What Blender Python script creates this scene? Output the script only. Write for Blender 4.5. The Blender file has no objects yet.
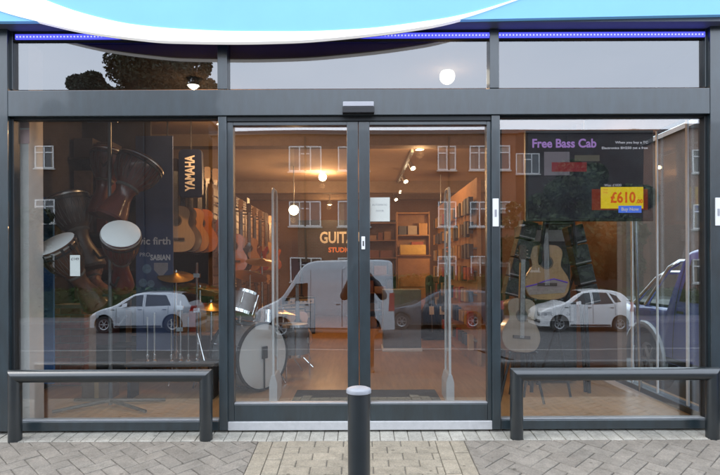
import bpy, bmesh, math, random
import numpy as np
from mathutils import Vector, Matrix, Euler
R = math.radians
random.seed(7); np.random.seed(7)
S = bpy.context.scene
COL = S.collection

# ------------------------------------------------------------------ camera, sky, sun, exposure
F = 560.0            # focal length in photo pixels (photo is 720 wide)
D = 4.275            # camera to glass
HZ = 266.0           # horizon row in the photo
CZ = 1.25            # lens height above the shop floor
cam = bpy.data.cameras.new('camera'); cam_o = bpy.data.objects.new('camera', cam); COL.objects.link(cam_o)
cam.sensor_width = 36; cam.lens = F * 36 / 720; cam.shift_y = (HZ - 237.5) / 720
cam.clip_start = 0.02; cam.clip_end = 600
cam_o.location = (0, -D, CZ); cam_o.rotation_euler = (R(90), R(.22), 0)
S.camera = cam_o

SUN_EL, SUN_ROT = 55, 262
w = bpy.data.worlds.new('World'); S.world = w; w.use_nodes = True
nt = w.node_tree; nt.nodes.clear()
out = nt.nodes.new('ShaderNodeOutputWorld'); bg = nt.nodes.new('ShaderNodeBackground')
sky = nt.nodes.new('ShaderNodeTexSky'); sky.sky_type = 'NISHITA'; sky.sun_disc = False
sky.sun_elevation = R(SUN_EL); sky.sun_rotation = R(SUN_ROT); sky.air_density = 1.6; sky.dust_density = 6; sky.ozone_density = 1
mixw = nt.nodes.new('ShaderNodeMixRGB'); mixw.inputs[0].default_value = 0.90
nz = nt.nodes.new('ShaderNodeTexNoise'); nz.inputs['Scale'].default_value = 2.2; nz.inputs['Detail'].default_value = 6
tc = nt.nodes.new('ShaderNodeTexCoord'); mp = nt.nodes.new('ShaderNodeMapping'); mp.inputs['Scale'].default_value = (1, 1, 2.5)
cr = nt.nodes.new('ShaderNodeValToRGB'); cr.color_ramp.elements[0].position = .3; cr.color_ramp.elements[1].position = .7
cr.color_ramp.elements[0].color = (.84, .88, .95, 1); cr.color_ramp.elements[1].color = (1, 1.0, 1.03, 1)
sc_ = nt.nodes.new('ShaderNodeMixRGB'); sc_.blend_type = 'MULTIPLY'; sc_.inputs[0].default_value = 1; sc_.inputs[2].default_value = (15.0, 16.3, 18.0, 1)
nt.links.new(tc.outputs['Generated'], mp.inputs[0]); nt.links.new(mp.outputs[0], nz.inputs['Vector'])
nt.links.new(nz.outputs[0], cr.inputs[0]); nt.links.new(cr.outputs[0], sc_.inputs[1])
nt.links.new(sky.outputs[0], mixw.inputs[1]); nt.links.new(sc_.outputs[0], mixw.inputs[2])
nt.links.new(mixw.outputs[0], bg.inputs[0]); bg.inputs[1].default_value = 0.15
nt.links.new(bg.outputs[0], out.inputs[0])
sun = bpy.data.lights.new('sun', 'SUN'); sun.energy = 0.9; sun.angle = R(25); sun.color = (1, .97, .92)
sun_o = bpy.data.objects.new('sun', sun); COL.objects.link(sun_o)
sun_o.rotation_euler = (R(90 - SUN_EL), 0, R(180 - SUN_ROT + 0)); sun_o.location = (0, -20, 30)
S.view_settings.view_transform = 'Standard'; S.view_settings.look = 'None'; S.view_settings.gamma = 1
S.view_settings.exposure = 0.55; S.view_settings.use_curve_mapping = False
S.render.engine = 'CYCLES'
S.cycles.max_bounces = 8; S.cycles.transparent_max_bounces = 24; S.cycles.glossy_bounces = 4; S.cycles.diffuse_bounces = 4
S.cycles.use_denoising = True; S.cycles.sample_clamp_indirect = 4
S.cycles.caustics_reflective = False; S.cycles.caustics_refractive = False

# ------------------------------------------------------------------ placing helpers
def at(px, py, y):
    d = D + y
    return Vector(((px - 360) * d / F, y, CZ + (HZ - py) * d / F))
def X(px, y): return (px - 360) * (D + y) / F
def Z(py, y): return CZ + (HZ - py) * (D + y) / F
SL = 0.095
KERB_Y = -11.0; ROAD_Z = -1.15; FAR_KERB_Y = -19.2
def gz(y):
    if y >= 0: return 0.0
    return max(y, KERB_Y) * SL

# ------------------------------------------------------------------ materials
MATS = {}
def M(name, col, rough=.6, metal=0, var=.12, scale=14, bump=0, coat=0, emis=None, es=0, rand=0, spec=None, stretch=None):
    if name in MATS: return MATS[name]
    m = bpy.data.materials.new(name); m.use_nodes = True; MATS[name] = m
    t = m.node_tree; p = t.nodes['Principled BSDF']
    p.inputs['Roughness'].default_value = rough; p.inputs['Metallic'].default_value = metal
    if spec is not None: p.inputs['Specular IOR Level'].default_value = spec
    if coat: p.inputs['Coat Weight'].default_value = coat; p.inputs['Coat Roughness'].default_value = .04
    tcn = t.nodes.new('ShaderNodeTexCoord'); n = t.nodes.new('ShaderNodeTexNoise')
    n.inputs['Scale'].default_value = scale; n.inputs['Detail'].default_value = 7; n.inputs['Roughness'].default_value = .65
    if stretch:
        mpn = t.nodes.new('ShaderNodeMapping'); mpn.inputs['Scale'].default_value = stretch
        t.links.new(tcn.outputs['Object'], mpn.inputs[0]); t.links.new(mpn.outputs[0], n.inputs['Vector'])
    else: t.links.new(tcn.outputs['Object'], n.inputs['Vector'])
    r = t.nodes.new('ShaderNodeValToRGB'); e = r.color_ramp.elements
    e[0].position = .3; e[1].position = .72
    e[0].color = [c * (1 - var) for c in col[:3]] + [1]; e[1].color = [min(1, c * (1 + var)) for c in col[:3]] + [1]
    t.links.new(n.outputs[0], r.inputs[0]); src = r.outputs[0]
    if rand:
        oi = t.nodes.new('ShaderNodeObjectInfo'); mr = t.nodes.new('ShaderNodeMapRange')
        mr.inputs[3].default_value = 1 - rand; mr.inputs[4].default_value = 1 + rand
        t.links.new(oi.outputs['Random'], mr.inputs[0])
        hs = t.nodes.new('ShaderNodeHueSaturation'); t.links.new(mr.outputs[0], hs.inputs['Value']); t.links.new(src, hs.inputs['Color'])
        mr2 = t.nodes.new('ShaderNodeMapRange'); mr2.inputs[3].default_value = .5 - rand * .06; mr2.inputs[4].default_value = .5 + rand * .05
        ml = t.nodes.new('ShaderNodeMath'); ml.operation = 'FRACT'; mm = t.nodes.new('ShaderNodeMath'); mm.operation = 'MULTIPLY'; mm.inputs[1].default_value = 7.31
        t.links.new(oi.outputs['Random'], mm.inputs[0]); t.links.new(mm.outputs[0], ml.inputs[0]); t.links.new(ml.outputs[0], mr2.inputs[0]); t.links.new(mr2.outputs[0], hs.inputs['Hue'])
        src = hs.outputs[0]
    t.links.new(src, p.inputs['Base Color'])
    if bump:
        b = t.nodes.new('ShaderNodeBump'); b.inputs['Strength'].default_value = bump; b.inputs['Distance'].default_value = .01
        n2 = t.nodes.new('ShaderNodeTexNoise'); n2.inputs['Scale'].default_value = scale * 6; n2.inputs['Detail'].default_value = 4
        t.links.new(tcn.outputs['Object'], n2.inputs['Vector']); t.links.new(n2.outputs[0], b.inputs['Height']); t.links.new(b.outputs[0], p.inputs['Normal'])
    if emis: p.inputs['Emission Color'].default_value = (*emis, 1); p.inputs['Emission Strength'].default_value = es
    return m
def brick_mat(name, c1, c2, mortar, bw=.225, bh=.075, rough=.9, axis='XZ', mort=.012):
    m = bpy.data.materials.new(name); m.use_nodes = True; MATS[name] = m; t = m.node_tree; p = t.nodes['Principled BSDF']
    g = t.nodes.new('ShaderNodeNewGeometry'); sp = t.nodes.new('ShaderNodeSeparateXYZ'); cb = t.nodes.new('ShaderNodeCombineXYZ')
    t.links.new(g.outputs['Position'], sp.inputs[0])
    ad = t.nodes.new('ShaderNodeMath'); ad.operation = 'ADD'
    t.links.new(sp.outputs['X'], ad.inputs[0]); t.links.new(sp.outputs['Y'], ad.inputs[1])
    t.links.new(ad.outputs[0] if axis == 'XZ' else sp.outputs['X'], cb.inputs[0]); t.links.new(sp.outputs['Z' if axis == 'XZ' else 'Y'], cb.inputs[1])
    b = t.nodes.new('ShaderNodeTexBrick'); b.inputs['Scale'].default_value = 1
    b.inputs['Brick Width'].default_value = bw; b.inputs['Row Height'].default_value = bh; b.inputs['Mortar Size'].default_value = mort
    b.inputs['Color1'].default_value = (*c1, 1); b.inputs['Color2'].default_value = (*c2, 1); b.inputs['Mortar'].default_value = (*mortar, 1)
    t.links.new(cb.outputs[0], b.inputs['Vector'])
    n = t.nodes.new('ShaderNodeTexNoise'); n.inputs['Scale'].default_value = 1.3; n.inputs['Detail'].default_value = 8
    t.links.new(g.outputs['Position'], n.inputs['Vector'])
    mx = t.nodes.new('ShaderNodeMixRGB'); mx.blend_type = 'MULTIPLY'; mx.inputs[0].default_value = .7
    r = t.nodes.new('ShaderNodeValToRGB'); r.color_ramp.elements[0].position = .25; r.color_ramp.elements[0].color = (.6, .6, .6, 1); r.color_ramp.elements[1].position = .7
    t.links.new(n.outputs[0], r.inputs[0]); t.links.new(b.outputs['Color'], mx.inputs[1]); t.links.new(r.outputs[0], mx.inputs[2])
    t.links.new(mx.outputs[0], p.inputs['Base Color']); p.inputs['Roughness'].default_value = rough
    bp = t.nodes.new('ShaderNodeBump'); bp.inputs['Strength'].default_value = .5; bp.inputs['Distance'].default_value = .008; bp.invert = True
    t.links.new(b.outputs['Fac'], bp.inputs['Height']); t.links.new(bp.outputs[0], p.inputs['Normal'])
    return m
def glass_mat(name, refl, tint=(.97, .99, .98), grime=.0):
    m = bpy.data.materials.new(name); m.use_nodes = True; MATS[name] = m; t = m.node_tree; t.nodes.clear()
    o = t.nodes.new('ShaderNodeOutputMaterial'); mix = t.nodes.new('ShaderNodeMixShader')
    tr = t.nodes.new('ShaderNodeBsdfTransparent'); tr.inputs[0].default_value = (*tint, 1)
    gl = t.nodes.new('ShaderNodeBsdfGlossy'); gl.inputs['Roughness'].default_value = 0.0; gl.inputs[0].default_value = (1, 1, 1, 1)
    lw = t.nodes.new('ShaderNodeLayerWeight'); lw.inputs[0].default_value = .5
    pw = t.nodes.new('ShaderNodeMath'); pw.operation = 'POWER'; pw.inputs[1].default_value = 4.0
    mr = t.nodes.new('ShaderNodeMapRange'); mr.inputs[3].default_value = refl; mr.inputs[4].default_value = .95
    t.links.new(lw.outputs['Facing'], pw.inputs[0]); t.links.new(pw.outputs[0], mr.inputs[0])
    t.links.new(mr.outputs[0], mix.inputs[0]); t.links.new(tr.outputs[0], mix.inputs[1]); t.links.new(gl.outputs[0], mix.inputs[2])
    res = mix.outputs[0]
    # faint waviness of the sheet
    n = t.nodes.new('ShaderNodeTexNoise'); n.inputs['Scale'].default_value = .9; n.inputs['Detail'].default_value = 1
    b = t.nodes.new('ShaderNodeBump'); b.inputs['Strength'].default_value = .12; b.inputs['Distance'].default_value = .012
    tcn = t.nodes.new('ShaderNodeTexCoord'); t.links.new(tcn.outputs['Object'], n.inputs['Vector']); t.links.new(n.outputs[0], b.inputs['Height']); t.links.new(b.outputs[0], gl.inputs['Normal'])
    if grime:
        df = t.nodes.new('ShaderNodeBsdfDiffuse'); df.inputs[0].default_value = (.7, .7, .68, 1)
        m2 = t.nodes.new('ShaderNodeMixShader'); n3 = t.nodes.new('ShaderNodeTexNoise'); n3.inputs['Scale'].default_value = 3; n3.inputs['Detail'].default_value = 8
        t.links.new(tcn.outputs['Object'], n3.inputs['Vector'])
        m3 = t.nodes.new('ShaderNodeMapRange'); m3.inputs[1].default_value = .35; m3.inputs[2].default_value = .8; m3.inputs[3].default_value = 0; m3.inputs[4].default_value = grime
        t.links.new(n3.outputs[0], m3.inputs[0]); t.links.new(m3.outputs[0], m2.inputs[0]); t.links.new(res, m2.inputs[1]); t.links.new(df.outputs[0], m2.inputs[2]); res = m2.outputs[0]
    t.links.new(res, o.inputs[0]); return m

GLASS = glass_mat('window_glass', .125, grime=.0)
GLASS_TOP = glass_mat('transom_glass', .155, (.30, .33, .37), grime=.012)
CLEAR = glass_mat('clear_acrylic', .035, (.9, .93, .92))
FRAME = M('frame_paint', (.012, .023, .029), .34, var=.45, scale=3, spec=1.0, coat=.3, bump=.03, stretch=(5, 5, 1.2))
FRAME_DK = M('frame_gasket', (.009, .012, .014), .5, var=.08)
RAILM = M('rail_paint', (.008, .012, .014), .30, var=.3, scale=9, spec=.9, bump=.03, coat=.15)
WHITE = M('white_plastic', (.75, .75, .74), .4, var=.03)
CHROME = M('chrome', (.75, .76, .78), .14, 1, var=.05)
STEEL = M('brushed_steel', (.55, .56, .57), .35, 1, var=.1, scale=30)
BLACK = M('black_plastic', (.016, .016, .018), .45, var=.2)
RUBBER = M('rubber', (.022, .022, .022), .85, var=.2)
PAPER = M('paper', (.8, .8, .78), .7, var=.02)
INK = M('ink', (.05, .05, .07), .7)

# ------------------------------------------------------------------ mesh helpers
class MB:
    def __init__(s): s.v = []; s.f = []; s.mi = []
    def add(s, vs, fs, mi=0):
        o = len(s.v); s.v += [tuple(v) for v in vs]; s.f += [tuple(i + o for i in f) for f in fs]; s.mi += [mi] * len(fs); return s
    def box(s, a, b, mi=0):
        x0, x1 = sorted((a[0], b[0])); y0, y1 = sorted((a[1], b[1])); z0, z1 = sorted((a[2], b[2]))
        return s.add([(x0, y0, z0), (x1, y0, z0), (x1, y1, z0), (x0, y1, z0), (x0, y0, z1), (x1, y0, z1), (x1, y1, z1), (x0, y1, z1)],
                     [(0, 3, 2, 1), (4, 5, 6, 7), (0, 1, 5, 4), (1, 2, 6, 5), (2, 3, 7, 6), (3, 0, 4, 7)], mi)
    def tube(s, pts, r, n=12, caps=True, mi=0):
        pts = [Vector(p) for p in pts]; rs = r if isinstance(r, (list, tuple)) else [r] * len(pts)
        vs = []; fs = []; prev = None
        for i, p in enumerate(pts):
            if i == 0: t = pts[1] - p
            elif i == len(pts) - 1: t = p - pts[i - 1]
            else: t = (pts[i + 1] - p).normalized() + (p - pts[i - 1]).normalized()
            t.normalize()
            if prev is None:
                a = Vector((0, 0, 1)) if abs(t.z) < .9 else Vector((1, 0, 0)); u = t.cross(a).normalized()
            else: u = (prev - t * prev.dot(t)).normalized()
            prev = u; v = t.cross(u)
            for k in range(n):
                an = 2 * math.pi * k / n; vs.append(p + (u * math.cos(an) + v * math.sin(an)) * rs[i])
        for i in range(len(pts) - 1):
            for k in range(n): fs.append((i * n + k, i * n + (k + 1) % n, (i + 1) * n + (k + 1) % n, (i + 1) * n + k))
        if caps: fs.append(tuple(range(n - 1, -1, -1))); fs.append(tuple((len(pts) - 1) * n + k for k in range(n)))
        return s.add(vs, fs, mi)
    def lathe(s, prof, n=28, mi=0, closed=False):    # prof: (r,z), about Z
        vs = []; fs = []
        for r, z in prof:
            for k in range(n): an = 2 * math.pi * k / n; vs.append((r * math.cos(an), r * math.sin(an), z))
        m = len(prof); rng = m if closed else m - 1
        for i in range(rng):
            j = (i + 1) % m
            for k in range(n): fs.append((i * n + k, i * n + (k + 1) % n, j * n + (k + 1) % n, j * n + k))
        if not closed:
            if prof[0][0] > 1e-5: fs.append(tuple(range(n - 1, -1, -1)))
            if prof[-1][0] > 1e-5: fs.append(tuple((m - 1) * n + k for k in range(n)))
        return s.add(vs, fs, mi)
    def prism(s, poly, y0, y1, mi=0):                # poly in (x,z), extruded along y
        n = len(poly); vs = [(x, y0, z) for x, z in poly] + [(x, y1, z) for x, z in poly]
        fs = [tuple(range(n)), tuple(range(2 * n - 1, n - 1, -1))]
        fs += [(i, i + n, (i + 1) % n + n, (i + 1) % n) for i in range(n)]
        return s.add(vs, fs, mi)
    def xf(s, m):
        s.v = [tuple(m @ Vector(v)) for v in s.v]; return s
    def mesh(s, name, mats, smooth=False):
        me = bpy.data.meshes.new(name); me.from_pydata(s.v, [], s.f); me.validate()
        mats = mats if isinstance(mats, (list, tuple)) else [mats]
        for m in mats: me.materials.append(m)
        if len(mats) > 1 and len(me.polygons) == len(s.mi): me.polygons.foreach_set('material_index', s.mi)
        bm = bmesh.new(); bm.from_mesh(me); bmesh.ops.recalc_face_normals(bm, faces=bm.faces); bm.to_mesh(me); bm.free()
        if smooth:
            me.shade_smooth()
            try: me.set_sharp_from_angle(angle=R(38))
            except Exception: pass
        return me
    def build(s, name, mats, parent=None, smooth=False, loc=None, rot=None, bevel=0):
        o = bpy.data.objects.new(name, s.mesh(name, mats, smooth)); COL.objects.link(o)
        if parent is not None: o.parent = parent
        if loc is not None: o.location = loc
        if rot is not None: o.rotation_euler = rot
        if bevel:
            b = o.modifiers.new('bevel', 'BEVEL'); b.width = bevel; b.segments = 2; b.limit_method = 'ANGLE'
        return o
def tag(o, label=None, cat=None, group=None, kind=None):
    if label: o['label'] = label
    if cat: o['category'] = cat
    if group: o['group'] = group
    if kind: o['kind'] = kind
    return o
def thing(name, label, cat, loc=(0, 0, 0), rot=(0, 0, 0), group=None):
    o = bpy.data.objects.new(name, None); COL.objects.link(o); o.empty_display_size = .1
    o.location = loc; o.rotation_euler = rot
    return tag(o, label, cat, group)
def copy_tree(o, parent=None):
    c = o.copy(); COL.objects.link(c); c.parent = parent
    for ch in list(o.children): copy_tree(ch, c)
    return c
def boxo(name, a, b, mat, parent=None, bevel=0): return MB().box(a, b).build(name, mat, parent, bevel=bevel)
def text(s, size, mat, name='lettering', parent=None, loc=(0, 0, 0), rot=(R(90), 0, 0), ext=.002, bold=0, align='CENTER', width=None):
    c = bpy.data.curves.new(name, 'FONT'); c.body = s; c.size = size; c.extrude = ext; c.offset = bold; c.align_x = align; c.align_y = 'CENTER'; c.resolution_u = 3
    t = bpy.data.objects.new(name, c); COL.objects.link(t); bpy.context.view_layer.update()
    me = bpy.data.meshes.new_from_object(t.evaluated_get(bpy.context.evaluated_depsgraph_get())); bpy.data.objects.remove(t)
    me.materials.clear(); me.materials.append(mat)
    o = bpy.data.objects.new(name, me); COL.objects.link(o); o.location = loc; o.rotation_euler = rot
    if width:
        xs = [v.co.x for v in me.vertices]; k = width / (max(xs) - min(xs)); o.scale = (k, 1, 1)
    if parent is not None: o.parent = parent
    return o
def smooth_closed(pts, sub=5):
    n = len(pts); res = []
    for i in range(n):
        p0, p1, p2, p3 = [Vector(pts[(i + k) % n]) for k in (-1, 0, 1, 2)]
        for j in range(sub):
            t = j / sub
            q = .5 * ((2 * p1) + (p2 - p0) * t + (2 * p0 - 5 * p1 + 4 * p2 - p3) * t * t + (3 * p1 - p0 - 3 * p2 + p3) * t ** 3)
            res.append((q.x, q.y))
    return res
def interp(xs, ys):
    xs = np.array(xs, float); ys = np.array(ys, float)
    d = np.diff(ys) / np.diff(xs); m = np.zeros(len(xs)); m[0] = d[0]; m[-1] = d[-1]
    for i in range(1, len(xs) - 1):
        m[i] = 0 if d[i - 1] * d[i] <= 0 else 2 / (1 / d[i - 1] + 1 / d[i])
    def f(x):
        x = min(max(x, xs[0]), xs[-1]); i = min(np.searchsorted(xs, x, 'right') - 1, len(xs) - 2); i = max(i, 0)
        h = xs[i + 1] - xs[i]; t = (x - xs[i]) / h
        return float((2*t**3-3*t*t+1)*ys[i] + (t**3-2*t*t+t)*h*m[i] + (-2*t**3+3*t*t)*ys[i+1] + (t**3-t*t)*h*m[i+1])
    return f

# ================================================================== THE GROUND
TARMAC = M('asphalt', (.055, .055, .058), .85, var=.3, scale=3, bump=.3)
SAND = M('jointing_sand', (.16, .145, .12), .95, var=.25, scale=40)
KERBM = M('kerb_concrete', (.19, .185, .18), .9, var=.15, scale=8, bump=.2)
ang = math.atan(SL)
def sheet(name, x0, x1, ys, zf, mat):
    mb = MB(); vs = []; fs = []
    for y in ys: vs += [(x0, y, zf(y)), (x1, y, zf(y))]
    for i in range(len(ys) - 1): fs.append((2 * i, 2 * i + 1, 2 * i + 3, 2 * i + 2))
    mb.add(vs, fs); return tag(mb.build(name, mat), kind='structure')
big = MB(); big.add([(-300, -300, -1.6), (300, -300, -1.6), (300, 300, -1.6), (-300, 300, -1.6)], [(0, 1, 2, 3)])
tag(big.build('ground', M('rough_grass_ground', (.06, .085, .03), .95, var=.3, scale=.5)), kind='structure')
pave = sheet('pavement', -30, 3.05, [0.0, KERB_Y], lambda y: gz(y) - .010, SAND)
fore = sheet('forecourt', -30, 3.05, [-1.75, KERB_Y], lambda y: gz(y) - .004, M('forecourt_asphalt', (.055, .053, .052), .85, var=.3, scale=2.5, bump=.3))
side_z = lambda y: min(gz(y), -.33)
tag(sheet('side_road', 3.20, 15.4, [24, 0, -3.47, KERB_Y], side_z, TARMAC), kind='structure')
tag(boxo('side_kerb', (3.05, -3.2, -.6), (3.20, 24, -.2), KERBM), kind='structure')
sheet('road', -120, 120, [KERB_Y - .15, FAR_KERB_Y], lambda y: ROAD_Z, TARMAC)
tag(boxo('near_kerb', (-60, KERB_Y - .15, -1.5), (60, KERB_Y, -1.043), KERBM), kind='structure')
tag(boxo('far_kerb', (-60, FAR_KERB_Y - .15, -1.5), (60, FAR_KERB_Y, -1.03), KERBM), kind='structure')
sheet('far_pavement', -60, 60, [FAR_KERB_Y - .15, -21.2], lambda y: -1.035, M('far_slabs', (.11, .108, .105), .9, var=.15, scale=2))
sheet('lawn', -60, 60, [-21.2, -60], lambda y: -1.05, M('lawn_grass', (.05, .09, .025), .95, var=.35, scale=2, bump=.4))

# block paving, every block a piece
def clip(poly, a, b, c):       # keep a*x+b*y<=c
    r = []; n = len(poly)
    for i in range(n):
        p, q = poly[i], poly[(i + 1) % n]; dp = a * p[0] + b * p[1] - c; dq = a * q[0] + b * q[1] - c
        if dp <= 0: r.append(p)
        if dp * dq < 0: t = dp / (dp - dq); r.append((p[0] + (q[0] - p[0]) * t, p[1] + (q[1] - p[1]) * t))
    return r
def block_mb(poly, th=.06, inset=.005, gap=.0030, top=0.0):
    c = (sum(p[0] for p in poly) / len(poly), sum(p[1] for p in poly) / len(poly))
    def shrink(d):
        res = []
        for p in poly:
            dx, dy = p[0] - c[0], p[1] - c[1]; l = math.hypot(dx, dy) or 1
            res.append((p[0] - dx / l * d * 1.35, p[1] - dy / l * d * 1.35))
        return res
    a = shrink(gap); b = shrink(gap + inset); n = len(poly); m = MB()
    vs = [(x, y, top - th) for x, y in a] + [(x, y, top - inset * .8) for x, y in a] + [(x, y, top) for x, y in b]
    fs = [tuple(range(2 * n, 3 * n))]
    for k in (0, 1): fs += [(k * n + i, k * n + (i + 1) % n, (k + 1) * n + (i + 1) % n, (k + 1) * n + i) for i in range(n)]
    m.add(vs, fs); return m
def paver_mat(name, col, rand):
    m = bpy.data.materials.new(name); m.use_nodes = True; MATS[name] = m; t = m.node_tree; p = t.nodes['Principled BSDF']; p.inputs['Roughness'].default_value = .9
    g = t.nodes.new('ShaderNodeNewGeometry'); N = lambda k: t.nodes.new(k); L = t.links.new
    def noise(sc, det=5):
        n = N('ShaderNodeTexNoise'); n.inputs['Scale'].default_value = sc; n.inputs['Detail'].default_value = det; n.inputs['Roughness'].default_value = .7; L(g.outputs['Position'], n.inputs['Vector']); return n
    def ramp(src, a, b, pa=.3, pb=.7):
        r = N('ShaderNodeValToRGB'); e = r.color_ramp.elements; e[0].position = pa; e[1].position = pb; e[0].color = (*a, 1); e[1].color = (*b, 1); L(src, r.inputs[0]); return r.outputs[0]
    def mul(a, b, f=1):
        x = N('ShaderNodeMixRGB'); x.blend_type = 'MULTIPLY'; x.inputs[0].default_value = f; L(a, x.inputs[1]); L(b, x.inputs[2]); return x.outputs[0]
    base = ramp(noise(2.2, 8).outputs[0], [c * .80 for c in col], [c * 1.12 for c in col], .32, .68)
    base = mul(base, ramp(noise(95, 3).outputs[0], (.72, .72, .72), (1.16, 1.15, 1.12)))
    base = mul(base, ramp(noise(14, 6).outputs[0], (.80, .80, .79), (1.05, 1.05, 1.05), .35, .6))
    v = N('ShaderNodeTexVoronoi'); v.inputs['Scale'].default_value = 5.5; L(g.outputs['Position'], v.inputs['Vector'])
    base = mul(base, ramp(v.outputs['Distance'], (.55, .54, .53), (1, 1, 1), .055, .085))
    oi = N('ShaderNodeObjectInfo'); mr = N('ShaderNodeMapRange'); mr.inputs[3].default_value = 1 - rand; mr.inputs[4].default_value = 1 + rand; L(oi.outputs['Random'], mr.inputs[0])
    hs = N('ShaderNodeHueSaturation'); L(mr.outputs[0], hs.inputs['Value']); L(base, hs.inputs['Color']); L(hs.outputs[0], p.inputs['Base Color'])
    b = N('ShaderNodeBump'); b.inputs['Strength'].default_value = .5; b.inputs['Distance'].default_value = .004; L(noise(70, 6).outputs[0], b.inputs['Height']); L(b.outputs[0], p.inputs['Normal'])
    return m
BGREY = paver_mat('grey_paver', (.210, .187, .158), .10); BPALE = paver_mat('pale_paver', (.355, .338, .295), .06); BBUFF = paver_mat('buff_paver', (.285, .248, .19), .08)
block_cache = {}
far_polys = {'g': [], 'p': [], 'b': []}
cz_ = lambda x, y: y * SL
count = {'g': 0, 'p': 0, 'b': 0}
def lay(poly, kind, key=None, rot=0):
    if len(poly) < 3: return
    area = abs(sum(poly[i][0] * poly[(i + 1) % len(poly)][1] - poly[(i + 1) % len(poly)][0] * poly[i][1] for i in range(len(poly)))) / 2
    if area < .0008: return
    cx = sum(p[0] for p in poly) / len(poly); cy = sum(p[1] for p in poly) / len(poly)
    near = cy > -1.02 and abs(cx) < (D + cy) * 372 / F + .05
    mat = {'g': BGREY, 'p': BPALE, 'b': BBUFF}[kind]
    if not near: far_polys[kind].append(poly); return
    local = [(p[0] - cx, p[1] - cy) for p in poly]
    k = (kind, key) if key else None
    if k and k in block_cache: me = block_cache[k]
    else:
        me = block_mb(local).mesh('paving_block', mat)
        if k: block_cache[k] = me
    o = bpy.data.objects.new('paving_block', me); COL.objects.link(o); o.parent = pave
    dz = random.uniform(-.0022, .0012)
    o.location = (cx, cy, cy * SL + dz); o.rotation_euler = (ang + random.uniform(-.008, .008), random.uniform(-.008, .008), random.uniform(-.006, .006)); count[kind] += 1
HB = .205          # header course depth
PXL, PXR = X(258, -.2) , X(463, -.2)
x = -3.6
while x < 3.05:
    x1 = min(x + .104, 3.05)
    lay([(x, -HB), (x1, -HB), (x1, -.0), (x, -.0)], 'p', 'h' if x1 - x > .1 else None); x = x1
YEND = -1.75
# path: two running columns each side, stretcher rows in the middle
colw = .105
for x0 in (PXL, PXL + colw, PXR - colw, PXR - 2 * colw):
    y = -HB - (0.0 if x0 in (PXL, PXR - colw) else .1)
    if y < -HB: lay([(x0, y), (x0 + colw, y), (x0 + colw, -HB), (x0, -HB)], 'b')
    while y > YEND:
        lay([(x0, y - .205), (x0 + colw, y - .205), (x0 + colw, y), (x0, y)], 'b', 'c'); y -= .205
ix0, ix1 = PXL + 2 * colw, PXR - 2 * colw
row = 0; y = -HB
while y > YEND:
    x = ix0 - (.1025 if row % 2 else 0)
    while x < ix1 - .01:
        a, b = max(x, ix0), min(x + .205, ix1)
        if b - a > .03: lay([(a, y - .104), (b, y - .104), (b, y), (a, y)], 'b', 's' if b - a > .2 else None)
        x += .205
    y -= .104; row += 1
# herringbone at 45 degrees
U = .1035; c45 = math.cos(R(45))
def herring(x0, x1):
    for i in range(-60, 60):
        for j in range(-60, 60):
            t = (i - j) % 4
            if t == 0: q = [(i, j), (i + 2, j), (i + 2, j + 1), (i, j + 1)]; key = 'gh'
            elif t == 2: q = [(i, j - 1), (i + 1, j - 1), (i + 1, j + 1), (i, j + 1)]; key = 'gv'
            else: continue
            P = [((a * U - b * U) * c45 * 1.0 - 0.0, (a * U + b * U) * c45 - 1.3) for a, b in q]
            xs = [p[0] for p in P]; ys = [p[1] for p in P]
            if max(xs) < x0 or min(xs) > x1 or max(ys) < YEND or min(ys) > -HB: continue
            full = min(xs) >= x0 and max(xs) <= x1 and min(ys) >= YEND and max(ys) <= -HB
            if not full:
                P = clip(P, 1, 0, x1); P = clip(P, -1, 0, -x0) if P else P; P = clip(P, 0, 1, -HB) if P else P; P = clip(P, 0, -1, -YEND) if P else P
            if P and len(P) >= 3: lay(P, 'g', key if full else None)
herring(-4.2, PXL); herring(PXR, 3.05)
for kind, nm in (('g', 'grey_paving_blocks'), ('p', 'pale_paving_blocks'), ('b', 'buff_paving_blocks')):
    mb = MB()
    for P in far_polys[kind]:
        b = block_mb(P); mb.add([(x, y, z + y * SL) for x, y, z in b.v], b.f)
    if mb.v: tag(mb.build(nm, {'g': BGREY, 'p': BPALE, 'b': BBUFF}[kind], pave), kind='stuff')

# ================================================================== THE SHOP FRONT
FY0, FY1 = -.06, .06
sf = thing('shopfront', 'dark grey aluminium framed glass shopfront of the music shop', 'shopfront')
XL_OUT, XL = X(-60, FY0), X(9, FY0)
def fr(name, px0, px1, py0, py1, y0=FY0, y1=FY1, mat=FRAME, bev=.004, parent=sf):
    return boxo(name, (X(px0, y0), y0, Z(py1, y0)), (X(px1, y0), y1, Z(py0, y0)), mat, parent, bev)
ZT = Z(30, FY0)
fr('post', -22, 8, 24, 430.5, -.075, .07)
fr('post', 711, 740, 24, 430.5, -.075, .07)
fr('jamb', 8.2, 14, 116.5, 420, -.035, .05, FRAME_DK); fr('jamb', 705, 710.8, 116.5, 420, -.035, .05, FRAME_DK)
fr('jamb', 8.2, 13.5, 30, 88.5, -.035, .05); fr('jamb', 706, 710.8, 30, 88.5, -.035, .05)
fr('mullion', 218, 228, 30, 88.6, -.055, .06); fr('mullion', 490.5, 500, 30, 88.6, -.055, .06)
fr('mullion', 218.5, 227, 115.4, 430.3, -.058, .06); fr('mullion', 492, 500.5, 115.4, 430.3, -.058, .06)
fr('transom_beam', 8.2, 710.8, 89, 115, -.072, .068)
fr('head_rail', 8.2, 710.8, 24, 39.5, -.03, .06, FRAME_DK)
for a, b in ((14.1, 218.3), (500.7, 704.9)):
    fr('sill', a, b, 421, 430.2, -.05, .06); fr('sill_bead', a, b, 419, 420.8, -.03, .04, M('sill_bead', (.25, .26, .27), .4, var=.1))
    fr('window_head', a, b, 115.3, 118.5, -.03, .04, FRAME_DK)
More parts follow.
